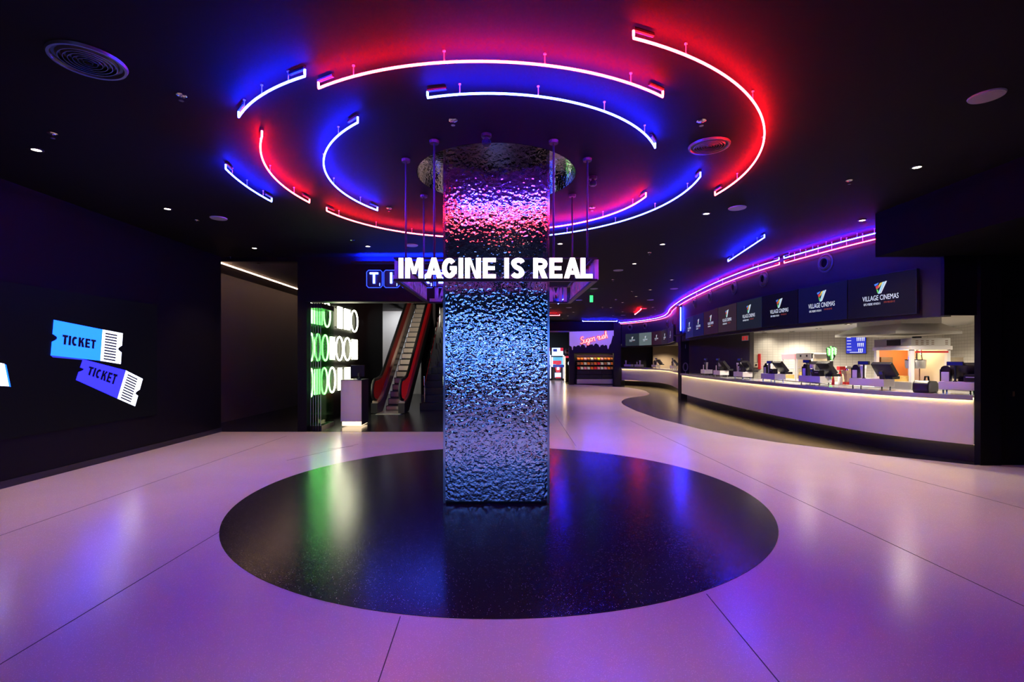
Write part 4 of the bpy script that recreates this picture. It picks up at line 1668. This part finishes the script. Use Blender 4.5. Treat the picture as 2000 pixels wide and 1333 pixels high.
def menu(P0, P1, m, lab, group, logo=1.0):
    P0, P1 = Vector((*P0, 0)), Vector((*P1, 0))
    # seen from the hall the far end is on the left
    r = (P0 - P1)
    w = r.length
    r.normalize()
    z0, z1 = 2.31, 3.03
    T = frame((P0 + P1) / 2 + Vector((0, 0, (z0 + z1) / 2)), r, (0, 0, 1))
    if T.to_3x3().col[2].x > 0:
        r = -r
        T = frame((P0 + P1) / 2 + Vector((0, 0, (z0 + z1) / 2)), r, (0, 0, 1))
    t = thing('menu_screen', lab, 'screen', (0, 0, 0), 0, group)
    hw_, hh = w / 2 - .006, (z1 - z0) / 2
    b = MB()
    b.prism([(-hw_, -hh), (hw_, -hh), (hw_, hh), (-hw_, hh)], .0, .06, T)
    b.build('housing', 'satin', t)
    b = MB()
    b.prism([(-hw_ + .008, -hh + .008), (hw_ - .008, -hh + .008), (hw_ - .008, hh - .008), (-hw_ + .008, hh - .008)], .06, .062, T)
    b.build('display', m, t)
    # emblem: striped V
    cols = [('lg_blue', (.08, .25, .9)), ('lg_red', (.8, .05, .03)), ('lg_yellow', (.8, .6, .05)), ('lg_green', (.15, .7, .1)), ('lg_cyan', (.45, .75, .95)), ('lg_white', (.8, .85, .95))]
    for n_, c_ in cols:
        if n_ not in M:
            M[n_] = mat(n_, (.02, .02, .02), .4, emit=c_, es=.9)
    k = logo
    def g(nm, pts, mm, d=.064):
        b = MB()
        b.prism([(x * k, y * k) for x, y in pts], d, d + .001, T)
        b.build(nm, mm, t)
    g('emblem', [(-.10, .20), (-.02, .22), (-.04, .185), (-.085, .165)], 'lg_blue')
    g('emblem', [(-.075, .155), (-.03, .18), (-.015, .14), (-.06, .115)], 'lg_red')
    g('emblem', [(-.06, .11), (-.015, .135), (.06, .225), (.0, .21)], 'lg_yellow', .0635)
    g('emblem', [(-.06, .11), (-.03, .10), (-.02, .04), (-.045, .05)], 'lg_green')
    g('emblem', [(-.035, .03), (.0, .03), (.085, .225), (.045, .22)], 'lg_cyan', .0645)
    g('emblem', [(.005, .03), (.025, .04), (.12, .23), (.09, .23)], 'lg_white')
    def at_(x, y):
        return T @ Matrix.Translation((x * k, y * k, .064))
    text('wordmark', 'VILLAGE CINEMAS', 'logo_white', at_(0, -.035), .1, width=.62 * k, height=.085 * k, parent=t)
    rs = random.Random(5)
    for nm, x0, words, y, hgt, mm in (('strapline', -.285, (3, 5, 7), -.135, .034, 'logo_white'), ('strapline_red', .07, (10,), -.125, .028, 'logo_red')):
        b = MB()
        x = x0
        for n_ in words:
            for q in range(n_):
                st = rs.choice((0, 1, 2))
                b.prism([((x + a_) * k, (y + c_) * k) for a_, c_ in ((0, -hgt / 2), (.0045, -hgt / 2), (.0045, hgt / 2), (0, hgt / 2))], .064, .065, T)
                if st:
                    b.prism([((x + a_) * k, (y + c_) * k) for a_, c_ in ((.005, hgt / 2 - .006), (.014, hgt / 2 - .006), (.014, hgt / 2), (.005, hgt / 2))], .064, .065, T)
                if st == 2:
                    b.prism([((x + a_) * k, (y + c_) * k) for a_, c_ in ((.005, -hgt / 2), (.014, -hgt / 2), (.014, -hgt / 2 + .006), (.005, -hgt / 2 + .006))], .064, .065, T)
                x += .0185
            x += .012
        b.build(nm, mm, t)


for nm, c in (('ms_a', (.012, .015, .11)), ('ms_b', (.006, .008, .06)), ('ms_c', (.024, .009, .014)), ('ms_d', (.030, .017, .021)), ('ms_e', (.010, .014, .022)), ('ms_f', (.0015, .0018, .003)), ('ms_g', (.003, .004, .030)),
              ('ms_h', (.0028, .0032, .007)), ('ms_s', (.02, .028, .034)), ('ms_p', (.11, .145, .15)), ('ms_m', (.022, .006, .012)), ('ms_n', (.014, .008, .016)), ('ms_o', (.016, .008, .03))):
    mix_screen(nm, c, c)
SF = offset(FAS, -.03)
ex = [1342.5, 1357.6, 1378.6, 1407, 1443.4, 1493.5, 1564, 1661, 1796.5]
ms = ['ms_a', 'ms_b', 'ms_c', 'ms_d', 'ms_e', 'ms_f', 'ms_g', 'ms_h']
names = ['violet lit', 'deep blue', 'dark maroon', 'grey maroon', 'slate grey', 'black', 'navy', 'near black']
for k in range(8):
    menu(at_px(SF, ex[k], 6.5, 19.3)[0], at_px(SF, ex[k + 1], 6.5, 19.3)[0], ms[k], '%s cinema logo screen over the near bar, %s from the slim pillar' % (names[k], ORD[k]), 'menu screens over the near bar', logo=[.8, .85, .9, 1, 1, 1, 1.05, 1.0][k])
ex2 = [1223, 1250, 1274.6, 1294.4, 1307, 1318]
names = ['slate', 'pale grey', 'maroon', 'dark', 'dim violet']
for k in range(5):
    a = at_px(SF[::-1], ex2[k], 20, 30.2)[0]
    c = at_px(SF[::-1], ex2[k + 1], 20, 30.2)[0]
    menu(c, a, ['ms_s', 'ms_p', 'ms_m', 'ms_n', 'ms_o'][k], '%s cinema logo screen over the far bar, %s from the sweet shop' % (names[k], ORD[k]), 'menu screens over the far bar', logo=.75)

# ---------------------------------------------------------------- round air nozzles on the fascia
NZ = [(1613, 514, 17, 6.5, 19), (1492, 545, 11.5, 6.5, 19), (1434.5, 562, 9, 6.5, 19), (1388, 580, 7.3, 6.5, 19), (1358, 592, 6, 6.5, 19), (1231, 639.5, 6, 26, 30.2), (1260.5, 637, 6, 25, 30.2), (1304, 633, 5, 20, 26), (1315, 629, 5, 19.8, 23)]
NZL = ['biggest round air nozzle on the fascia, above the navy and black screens', 'round air nozzle above the black screen', 'round air nozzle above the slate screen', 'round air nozzle above the maroon screens', 'round air nozzle nearest the slim pillar, near bar side',
       'round air nozzle on the far fascia nearest the sweet shop', 'round air nozzle on the far fascia above the pale screen', 'round air nozzle on the far fascia where it bends', 'round air nozzle on the far fascia closest to the slim pillar']
for i, (x, y, r, lo, hi) in enumerate(NZ):
    cv = FAS if i < 5 else FAS[::-1]
    p, tg = at_px(cv, x, lo, hi)
    n = Vector((-abs(tg[1]), (tg[0] if tg[1] > 0 else -tg[0]), 0)).normalized()
    R = .19
    t = thing('air_nozzle', NZL[i], 'air vent', (p[0], p[1], EYE + (YH - y) * p[1] / FPX), 0, 'round air nozzles on the bar fascia')
    T = frame((0, 0, 0), Vector((0, 0, 1)).cross(n), (0, 0, 1))
    b = MB()
    b.lathe([(R, -.004), (R, .012), (R * .9, .022), (R * .8, .018), (R * .78, .0)], n=28, T=T)
    b.build('flange', 'nozzle', t, smooth=True)
    b = MB()
    b.lathe([(R * .78, .0), (R * .72, .03), (R * .58, .055), (R * .48, .055), (R * .44, .01)], n=28, T=T, cap=False)
    b.build('nozzle', 'nozzle', t, smooth=True)
    b = MB()
    b.lathe([(R * .46, .02), (R * .46, .024)], n=24, T=T)  # near-black disc stands in for the shaded inside of the nozzle
    b.build('opening', 'bulk', t)

# ---------------------------------------------------------------- tills on the bar counters
def base_on(C, px, lo, hi, inset):
    p, tg = at_px(C, px, lo, hi)
    if tg[1] < 0:
        tg = -tg
    nin = np.array([tg[1], -tg[0]])
    return p + nin * inset, tg


WHERE = ['%s till from the slim pillar' % w for w in ORD[:6]] + ['last till beside the black pier']


def station(C, px, lo, hi, lab, length, items, scale=1.0, inset=.12, bar='near bar'):
    p, tg = base_on(C, px, lo, hi, inset)
    rz = math.atan2(tg[1], tg[0]) - PI / 2      # local +y runs along the counter away from the viewer, +x into the bar
    z = COUNTER_Z
    R = Matrix.Translation((p[0], p[1], z)) @ Matrix.Rotation(rz, 4, 'Z')
    def th(nm, l, cat, x, y, zz, grp, dr=0):
        q = R @ Vector((x, y, zz))
        return thing(nm, l, cat, q, rz + dr, grp)
    D = .26
    t = th('till_stand', 'steel till stand on the %s, %s' % (bar, lab), 'stand', 0, 0, 0, 'steel till stands on the bar counters')
    b = MB()
    b.box(0, 0, .065, D, length, .195)
    b.build('tray', 'tray', t, bevel=.004)
    for lx in (.03, D - .03):
        for ly in (.05, length - .05):
            b = MB()
            b.tube([(lx, ly, 0), (lx, ly, .066)], .012, 8)
            b.build('leg', 'chrome', t)
    zt = .196
    for it in items:
        k, y = it[0], it[1] * length
        if k == 'cups':
            t = th('cup_stack', 'stack of white paper cups on the %s, %s' % (bar, lab), 'cups', .12, y, zt, 'stacks of paper cups at the tills')
            b = MB()
            b.lathe([(.035, 0), (.042, .12), (.046, .17), (.05, .235)], n=16)
            b.build('stack', 'offwhite', t, smooth=True)
            for q in range(4):
                b = MB()
                b.lathe([(.049, .175 + .018 * q), (.053, .178 + .018 * q), (.049, .182 + .018 * q)], n=16, cap=False)
                b.build('cup_lip', 'offwhite', t, smooth=True)
        elif k == 'disp':
            t = th('napkin_holder', 'black and white napkin holder on the %s, %s' % (bar, lab), 'napkin holder', .12, y, zt, 'napkin holders at the tills')
            b = MB()
            b.box(-.05, -.05, 0, .05, .05, .15)
            b.build('holder', 'offwhite', t, bevel=.004)
            b = MB()
            b.box(-.055, -.065, 0, .055, -.05, .19)
            b.box(-.055, .05, 0, .055, .065, .19)
            b.build('side_plate', 'plastic', t)
            b = MB()
            b.lathe([(.06, -.03), (.06, .03)], n=20, T=Matrix.Translation((0, 0, .19)) @ Matrix.Rotation(PI / 2, 4, 'Y') @ Matrix.Identity(4))
            b.build('roll', 'plastic', t, smooth=True)
        elif k == 'pos':
            t = th('till_screen', 'black slanted touch screen till on the %s, %s' % (bar, lab), 'till', .23, y, zt, 'touch screen tills on the bars')
            b = MB()
            T = Matrix.Translation((.0, 0, .05)) @ Matrix.Rotation(math.radians(-38), 4, 'Y') @ Matrix.Translation((.0, 0, 0))
            b.box(-.02, -.17, 0, .05, .17, .28, T)
            b.build('display', 'plastic', t, bevel=.004)
            b = MB()
            b.box(-.03, -.1, 0, .15, .1, .05)
            b.box(.02, -.04, .04, .06, .04, .14)
            b.build('stand', 'plastic', t)
        elif k == 'print':
            t = th('receipt_printer', 'black box receipt printer on the %s, %s' % (bar, lab), 'printer', .075, y, zt, 'receipt printers at the tills')
            b = MB()
            b.box(-.065, -.075, 0, .055, .075, .12)
            b.build('body', 'plastic', t, bevel=.012)
            b = MB()
            b.box(-.068, -.05, .07, -.064, .05, .078)
            b.build('paper_slot', 'offwhite', t)
        elif k == 'pole':
            hgt = it[2] if len(it) > 2 else .2
            t = th('customer_display', 'blue customer display on a pole on the %s, %s' % (bar, lab), 'display', .05, y, zt, 'customer displays at the tills')
            b = MB()
            b.tube([(0, 0, 0), (0, 0, hgt)], .014, 8)
            b.build('pole', 'satin', t)
            b = MB()
            b.lathe([(.03, 0), (.03, .012)], n=16)
            b.build('base', 'satin', t)
            b = MB()
            b.box(-.02, -.10, hgt, .02, .10, hgt + .065)
            hd = b.build('head', 'plastic', t, bevel=.004)
            b = MB()
            b.box(-.0215, -.09, hgt + .008, -.02, .09, hgt + .057)
            b.build('display_window', 'disp_blue', hd)
        elif k == 'term':
            t = th('card_terminal', 'small black card terminal on the %s, %s' % (bar, lab), 'card terminal', .04, y, zt, 'card terminals at the tills')
            b = MB()
            T = Matrix.Rotation(math.radians(-15), 4, 'Y')
            b.box(-.015, -.04, 0, .02, .04, .155, T)
            b.build('body', 'plastic', t, bevel=.008)
            b = MB()
            b.box(-.0165, -.025, .09, -.015, .025, .135, T)
            b.build('small_screen', 'disp_blue', t)


ST = [(1372, [('cups', .45), ('disp', .8), ('pole', .1, .3)], .36), (1402, [('cups', .64), ('disp', .9), ('pos', .15), ('print', .2), ('pole', .55, .3)], .52), (1446, [('cups', .92), ('disp', .68), ('pos', .1), ('print', .33), ('pole', .5, .3)], .56),
      (1508, [('disp', .9), ('cups', .68), ('pos', .05), ('print', .28), ('pole', .5, .24)], .60), (1596, [('disp', .88), ('cups', .58), ('pos', .02), ('print', .18), ('term', .38), ('pole', .70, .27)], .63),
      (1721, [('disp', .92), ('cups', .72), ('pos', .15), ('term', .08), ('pole', .62, .25)], .63)]
for i, (px_, items, ln) in enumerate(ST):
    station(CC, px_, 6.9, 18.7, WHERE[i], ln, items, inset=.06)
station(CC, 1901, 6.9, 9, WHERE[6], .42, [('disp', .85), ('pos', .3), ('pole', .55, .25), ('print', .12)], inset=.06)
WF = ['till nearest the sweet shop', 'second till from the sweet shop', 'third till from the sweet shop', 'fourth till from the sweet shop', 'till beside the slim pillar']
for i, (px_, items) in enumerate(((1229, [('cups', .9), ('print', .2)]), (1247, [('cups', .3), ('disp', .7)]), (1277, [('cups', .3), ('disp', .7), ('pos', -.22), ('pole', .12, .3)]), (1307, [('cups', .35), ('disp', .8), ('pos', -.22), ('pole', .12, .3)]), (1327, [('cups', .7), ('pole', .4, .3)]))):
    station(C2[::-1], px_, 19.5, 30.0, WF[i], .5, items, inset=.12, bar='far bar')

# black bag on the near counter
p = at(1812, 768, 7.95)
t = thing('tool_bag', 'black bag with a carrying handle lying on the bar counter beside the last till', 'bag', (*base_on(CC, 1797, 7, 10, .17)[0], COUNTER_Z), .5)
b = MB()
b.prism([(-.17, 0), (.17, 0), (.19, .05), (.18, .15), (.13, .19), (-.12, .20), (-.18, .15), (-.19, .05)], -.11, .11, frame((0, 0, 0), (1, 0, 0), (0, 0, 1)))
b.build('body', 'plastic', t, bevel=.02)
b = MB()
b.tube([(-.03, 0, .195), (-.01, 0, .26), (.10, 0, .26), (.12, 0, .19)], .013, 8)
b.build('handle', 'plastic', t, smooth=True)

# ---------------------------------------------------------------- inside the near bar
BCX0, BCX1 = 7.62, 8.35
BCZ = 1.0
t = thing('back_counter', 'brown fronted back counter behind the tills', 'counter', (0, 0, 0))
b = MB()
b.box(BCX0, 8.6, .0, BCX1, 14.2, BCZ - .05)
b.build('cabinet', 'brown', t)
b = MB()
b.box(BCX0 - .03, 8.55, BCZ - .05, BCX1, 14.2, BCZ)
b.build('worktop', 'steel', t)


def bxy(px0, px1, y0, y1, X):
    """box on the back counter whose bar-facing side lies on plane X and spans image columns px0..px1"""
    Ya, Yb = X * FPX / (px1 - CX), X * FPX / (px0 - CX)
    zt = EYE + (YH - y0) * (Ya + Yb) / 2 / FPX
    return Ya, Yb, zt


# warming cabinets
M['warm'] = mat('warm_inside', (.8, .7, .5), .5, emit=(1, .78, .42), es=.35)
M['pinklit'] = mat('pink_header', (.6, .2, .25), .4, emit=(1, .42, .42), es=.7)
for nm, px0, px1, y0, lab, head in (('warming_cabinet', 1527, 1553, 692, 'white warming cabinet with a pink lit header on the back counter', 'pinklit'), ('popcorn_cabinet', 1555, 1585, 690, 'steel popcorn cabinet with two square dials on the back counter', 'steel')):
    Ya, Yb, zt = bxy(px0, px1, y0, 740, BCX0 + .06)
    t = thing(nm, lab, 'cabinet', (BCX0 + .06, 0, BCZ))
    H_ = zt - BCZ
    b = MB()
    b.box(0, Ya, 0, .5, Yb, .05)
    b.box(.46, Ya, .05, .5, Yb, H_)
    b.box(0, Ya, H_ - .03, .5, Yb, H_)
    for yy in (Ya, Yb - .03):
        b.box(0, yy, .05, .03, yy + .03, H_ - .03)
    b.build('frame', 'white', t)
    b = MB()
    b.box(-.006, Ya, H_ - .14, .06, Yb, H_ - .01)
    b.build('header', head, t)
    b = MB()
    b.box(.44, Ya + .02, .06, .455, Yb - .02, H_ - .15)
    b.build('lit_back', 'warm', t)
    b = MB()
    b.box(.01, Ya + .02, H_ * .45, .44, Yb - .02, H_ * .45 + .012)
    b.build('rack', 'steel', t)
    b = MB()
    b.box(.05, Ya + .04, .05, .42, Yb - .04, H_ * (.32 if nm[0] == 'p' else .2))
    b.build('popcorn_heap', 'popcorn', t)
    if nm[0] == 'p':
        for k in range(2):
            yy = Ya + (Yb - Ya) * (.28 + .4 * k)
            b = MB()
            b.box(-.012, yy - .03, H_ - .10, -.006, yy + .03, H_ - .045)
            b.build('dial', 'plastic', t)
# control panel on the tiled wall
p = wall_at(1467)
t = thing('control_panel', 'cream control panel with a red edge on the tiled wall by the partition', 'control panel', (p[0], p[1], 0), math.atan2(d1[1], d1[0]))
for nm, m, a in (('upper_box', 'cream', (0, -.10, 1.47, .24, 0, 1.74)), ('lower_box', 'cream', (0, -.12, 1.30, .24, 0, 1.455)), ('red_side', 'red', (.24, -.12, 1.25, .30, 0, 1.74))):
    b = MB()
    b.box(*a)
    b.build(nm, m, t)
b = MB()
b.lathe([(.03, 0), (.03, .02)], n=14, T=frame((.19, -.12, 1.38), (1, 0, 0), (0, 0, 1)))
b.build('dial', 'plastic', t)
# exit sign on partition
q = onx(1455.5, 661, 7.295)
t = thing('red_notice', 'small red and white notice on the dark partition in the bar', 'sign', (7.298, q.y, q.z))
b = MB()
b.box(-.012, -.20, -.075, 0, .20, .075)
b.build('plate', 'white', t)
b = MB()
b.box(-.014, -.17, -.06, -.012, -.03, .06)
b.box(-.014, .03, -.06, -.012, .17, .06)
b.box(-.014, -.03, .03, -.012, .03, .06)
b.build('red_field', 'exit_red', t)
# wall television
pa, pb = wall_at(1653), wall_at(1693)
inw = np.array([d1[1], -d1[0]])
if inw[1] > 0:
    inw = -inw
t = thing('television', 'blue menu television on the tiled wall beside the extractor hood', 'television', (0, 0, 0))
TW = np.linalg.norm(pb - pa) / .72
T = frame((*(pa + pb) / 2 + inw * .08, 1.99), (d1[0], d1[1], 0), (0, 0, 1)) @ Matrix.Diagonal((TW, 1.05, 1, 1))
b = MB()
b.prism([(-.36, -.255), (.36, -.255), (.36, .255), (-.36, .255)], -.06, .0, T)
b.build('bezel', 'plastic', t)
b = MB()
b.prism([(-.345, -.24), (.345, -.24), (.345, .24), (-.345, .24)], .001, .002, T)
b.build('screen', 'scr_blue', t)
b = MB()
random.seed(3)
for k in range(5):
    yy = .2 - .085 * k
    b.prism([(-.32, yy), (-.32 + random.uniform(.10, .2), yy), (-.32 + .15, yy - .016), (-.32, yy - .016)], .003, .004, T)
for r in range(3):
    for k in range(5 - r):
        xx = .02 + .06 * k + .03 * r
        b.prism([(xx, .19 - .15 * r), (xx + .038, .19 - .15 * r), (xx + .03, .09 - .15 * r), (xx + .008, .09 - .15 * r)], .003, .004, T)
b.prism([(-.22, -.205), (.22, -.205), (.22, -.22), (-.22, -.22)], .003, .004, T)
b.build('menu_graphics', 'scr_white', t)
# black drinks fridge with green claw neon
Yc = 12.0
t = thing('drinks_fridge', 'black drinks fridge with green stripes on the back counter', 'fridge', (at(1611, 0, Yc).x, Yc, BCZ))
b = MB()
b.box(-.23, 0, 0, .21, .4, .53)
b.build('body', 'plastic', t, bevel=.01)
b = MB()
for k in range(2):
    b.prism([(.10 + .05 * k, .40), (.125 + .05 * k, .40), (.12 + .05 * k, .1), (.112 + .05 * k, .1)], 0, .004, frame((0, -.001, 0), (1, 0, 0), (0, 0, 1)))
b.build('green_stripe', 'ngreen', t)
t = thing('claw_neon', 'green neon sign of three ragged claw strokes standing on the drinks fridge', 'neon sign', (at(1620.5, 0, Yc).x, Yc - .06, BCZ + .535))
z0, z1 = 0, at(0, 677, Yc).z - BCZ - .535
H_ = z1 - z0
b = MB()
b.prism([(-.12, .30), (-.085, 0), (.06, -.06 + .08), (.10, .1), (.125, H_ - .02), (.03, H_ + .01), (-.11, H_ - .03)], .02, .03, frame((0, .04, 0), (1, 0, 0), (0, 0, 1)))
b.build('backing', 'plastic', t)
for dx, zb, zt in ((-.075, .12, H_ - .04), (-.0, .01, H_), (.075, .14, H_ - .03)):
    b = MB()
    zs = [zt - (zt - zb) * k / 8 for k in range(9)]
    jit = [-.03, 0, .012, -.004, .010, .0, .010, .004, .018]
    b.tube([(dx + jit[k], -.015, zs[k]) for k in range(9)], [.008, .026, .03, .028, .03, .028, .026, .02, .006], 8)
    st = b.build('claw_stroke', 'ngreen', t, smooth=True)
    b = MB()
    b.tube([(dx + jit[k] - .004, -.046, zs[k]) for k in range(1, 8)], .007, 6)
    b.build('bright_core', 'nwgreen', st)
# bottles, can and dispenser
def bottle(x, y, lab, m1, m2, s=1):
    t = thing('drink_bottle', lab, 'bottle', (x, y, BCZ))
    b = MB()
    b.lathe([(.045 * s, 0), (.05 * s, .02), (.05 * s, .16 * s), (.042 * s, .2 * s)], n=16)
    b.build('body', m1, t, smooth=True)
    b = MB()
    b.lathe([(.043 * s, .2 * s), (.03 * s, .26 * s), (.018 * s, .31 * s)], n=16)
    b.build('neck', m2, t, smooth=True)
    b = MB()
    b.lathe([(.02 * s, .31 * s), (.02 * s, .34 * s)], n=12)
    b.build('cap', 'red', t)


bottle(*at(1641, 0, 11.3).xy, 'white bottle with a red top on the back counter', 'offwhite', 'red', .95)
bottle(*at(1627, 0, 11.1).xy, 'short red bottle beside the drinks fridge', 'red', 'red', .6)
t = thing('drinks_dispenser', 'cream drinks dispenser with a flared top and red foot on the back counter', 'dispenser', (*at(1656, 0, 11.3).xy, BCZ))
b = MB()
b.box(-.09, -.09, .0, .09, .09, .06)
b.build('foot', 'red', t)
b = MB()
b.box(-.075, -.075, .06, .075, .075, .24)
b.build('body', 'tan', t)
b = MB()
b.hexa([Vector(v) for v in ((-.075, -.075, .24), (.075, -.075, .24), (.075, .075, .24), (-.075, .075, .24), (-.13, -.13, .32), (.13, -.13, .32), (.13, .13, .32), (-.13, .13, .32))])
b.build('flared_top', 'tan', t)
b = MB()
b.lathe([(.10, .32), (.095, .37), (.07, .41), (.0, .43)], n=18)
b.build('dome', 'chrome', t, smooth=True)
b = MB()
b.box(-.22, -.05, .33, -.09, .05, .41)
b.build('red_head', 'red', t)

# popcorn machine
PX, PYn, PYf = 7.66, 9.36, 10.3
PXr = 8.4
t = thing('popcorn_machine', 'big popcorn machine with a hanging steel kettle on the back counter', 'popcorn machine', (0, 0, BCZ))
Hp = .98
b = MB()
b.box(PX, PYn, 0, PXr, PYf, .14)
b.build('base', 'steel', t)
b = MB()
for x in (PX, PXr - .06):
    for y in (PYn, PYf - .06):
        b.box(x, y, .14, x + .06, y + .06, .78)
b.build('posts', 'white', t)
b = MB()
b.box(PX - .02, PYn - .02, .76, PXr + .02, PYf + .02, .83)
b.build('top_frame', 'white', t)
b = MB()
b.box(PX, PYn, .83, PXr, PYf, Hp)
tp = b.build('top_box', 'steel', t)
b = MB()
for k in range(4):
    for r in range(3):
        xx = PX + .08 + .10 * k
        b.box(xx, PYn - .003, .86 + .032 * r, xx + .05, PYn, .872 + .032 * r)
for r in range(3):
    b.box(PXr - .10, PYn - .003, .86 + .032 * r, PXr - .05, PYn, .872 + .032 * r)
b.build('louvres', 'brown', tp)
b = MB()
b.box(PX - .003, PYn + .25, .85, PX, PYn + .6, .96)
b.build('nameplate', 'black', tp)
b = MB()
b.box(PX + .06, PYn - .024, .70, PXr - .06, PYn - .02, .735)
b.build('red_stripe', 'red', t)
b = MB()
b.box(PX + .06, PYf - .02, .14, PXr - .06, PYf, .76)
b.build('back_board', 'orange', t)
b = MB()
b.box(PXr - .02, PYn + .06, .14, PXr, PYf - .06, .76)
b.build('side_board', 'cream', t)
cx_, cy_ = PX + .26, PYn + .22
b = MB()
b.lathe([(.10, .40), (.15, .40), (.16, .44), (.165, .56), (.16, .57)], (cx_, cy_, 0), 24)
kt = b.build('kettle', 'steel', t, smooth=True)
b = MB()
b.lathe([(.168, .56), (.168, .575)], (cx_, cy_, 0), 24)
b.build('kettle_rim', 'chrome', kt)
b = MB()
for dx in (-.13, .13):
    b.tube([(cx_ + dx, cy_, .57), (cx_ + dx * .8, cy_, .77)], .012, 8)
b.tube([(cx_ + .02, cy_, .57), (cx_ + .02, cy_, .77)], .02, 8)
b.build('hanger', 'chrome', kt)
b = MB()
b.tube([(cx_ + .08, cy_, .14), (cx_ + .08, cy_, .41)], .01, 6)
b.build('drain_rod', 'brown', t)
b = MB()
b.box(PX + .08, PYn + .5, .14, PX + .45, PYf - .1, .24)
b.build('popcorn_heap', 'popcorn', t)
b = MB()
b.box(PX + .1, PYf - .06, .25, PX + .34, PYf - .022, .62)
b.build('wood_door', 'brown', t)
l = bpy.data.lights.new('popcorn_lamp', 'POINT')
l.energy = 9
l.color = (1, .78, .45)
l.shadow_soft_size = .05
o = bpy.data.objects.new('popcorn_lamp', l)
COL.objects.link(o)
o.location = (PX + .4, PYn + .5, BCZ + .70)
# napkin box on top
b = MB()
b.box(PX + .18, PYn + .1, BCZ + Hp, PX + .28, PYn + .2, BCZ + Hp + .035)
o = b.build('black_box', 'plastic')
tag(o, 'small black box lying on top of the popcorn machine', 'box')
# scale/small boxes on the wall right of the machine
t = thing('wall_box', 'cream box standing on the side worktop beside the popcorn machine', 'box', (*at(1866, 0, 10.2).xy, 0))
b = MB()
b.box(-.09, -.08, 1.13, .09, .08, 1.72 - .1)
b.build('body', 'cream', t)
b = MB()
b.box(-.1, -.09, 1.615, .1, .09, 1.64)
b.build('lid', 'white', t)
t = thing('side_worktop', 'pale side worktop behind the last till', 'worktop', (0, 0, 0))
b = MB()
b.box(8.62, 9.2, 1.09, 9.7, 10.3, 1.13)
b.build('worktop', 'tan', t)
b = MB()
b.box(8.66, 9.25, 0, 9.65, 10.25, 1.09)
b.build('cabinet', 'steel', t)

# extractor hood
t = thing('extractor_hood', 'stainless extractor hood hanging above the popcorn machine', 'extractor hood', (0, 0, 0))
hx0, hx1, hy0, hy1 = 7.28, 8.52, 9.25, 10.95
tx0, tx1, ty0, ty1 = 7.62, 8.40, 9.55, 10.75
b = MB()
b.box(hx0, hy0, 2.06, hx1, hy1, 2.11)
b.build('rim', 'steel', t)
b = MB()
b.hexa([Vector(v) for v in ((hx0, hy0, 2.11), (hx1, hy0, 2.11), (hx1, hy1, 2.11), (hx0, hy1, 2.11), (tx0, ty0, 2.27), (tx1, ty0, 2.27), (tx1, ty1, 2.27), (tx0, ty1, 2.27))])
b.build('canopy', 'steel', t)
b = MB()
b.box(tx0, ty0, 2.27, tx1, ty1, 2.40)
b.build('duct_box', 'steel', t)

# ---------------------------------------------------------------- blue video wall on the wall behind the viewer, seen only in the mirror column
t = thing('rear_video_wall', 'large blue video wall behind the viewer, mirrored in the hammered column', 'video screen', (0, -7.98, 0))
b = MB()
b.box(-3.6, 0, 1.05, 2.4, .05, 2.95)
b.build('frame', 'satin', t)
b = MB()
b.box(-3.5, .05, 1.15, 2.3, .055, 2.85)
nt = M['led_sky'].node_tree
bs = nt.nodes['Principled BSDF']
tc = nt.nodes.new('ShaderNodeTexCoord')
nz = nt.nodes.new('ShaderNodeTexNoise')
nz.inputs['Scale'].default_value = 1.5
nz.inputs['Detail'].default_value = 2
cr = nt.nodes.new('ShaderNodeValToRGB')
cr.color_ramp.elements[0].position, cr.color_ramp.elements[0].color = .47, (.002, .006, .06, 1)
cr.color_ramp.elements[1].position, cr.color_ramp.elements[1].color = .66, (.55, .45, 1, 1)
for ps, c in ((.51, (.01, .06, .7, 1)), (.57, (.05, .36, 1, 1))):
    e = cr.color_ramp.elements.new(ps)
    e.color = c
nt.links.new(tc.outputs['Object'], nz.inputs['Vector'])
nt.links.new(nz.outputs['Fac'], cr.inputs[0])
nt.links.new(cr.outputs[0], bs.inputs['Emission Color'])
b.build('picture', 'led_sky', t)
for o in list(bpy.data.objects):
    if o.type == 'MESH' and o.name.startswith('text'):
        bpy.data.objects.remove(o)
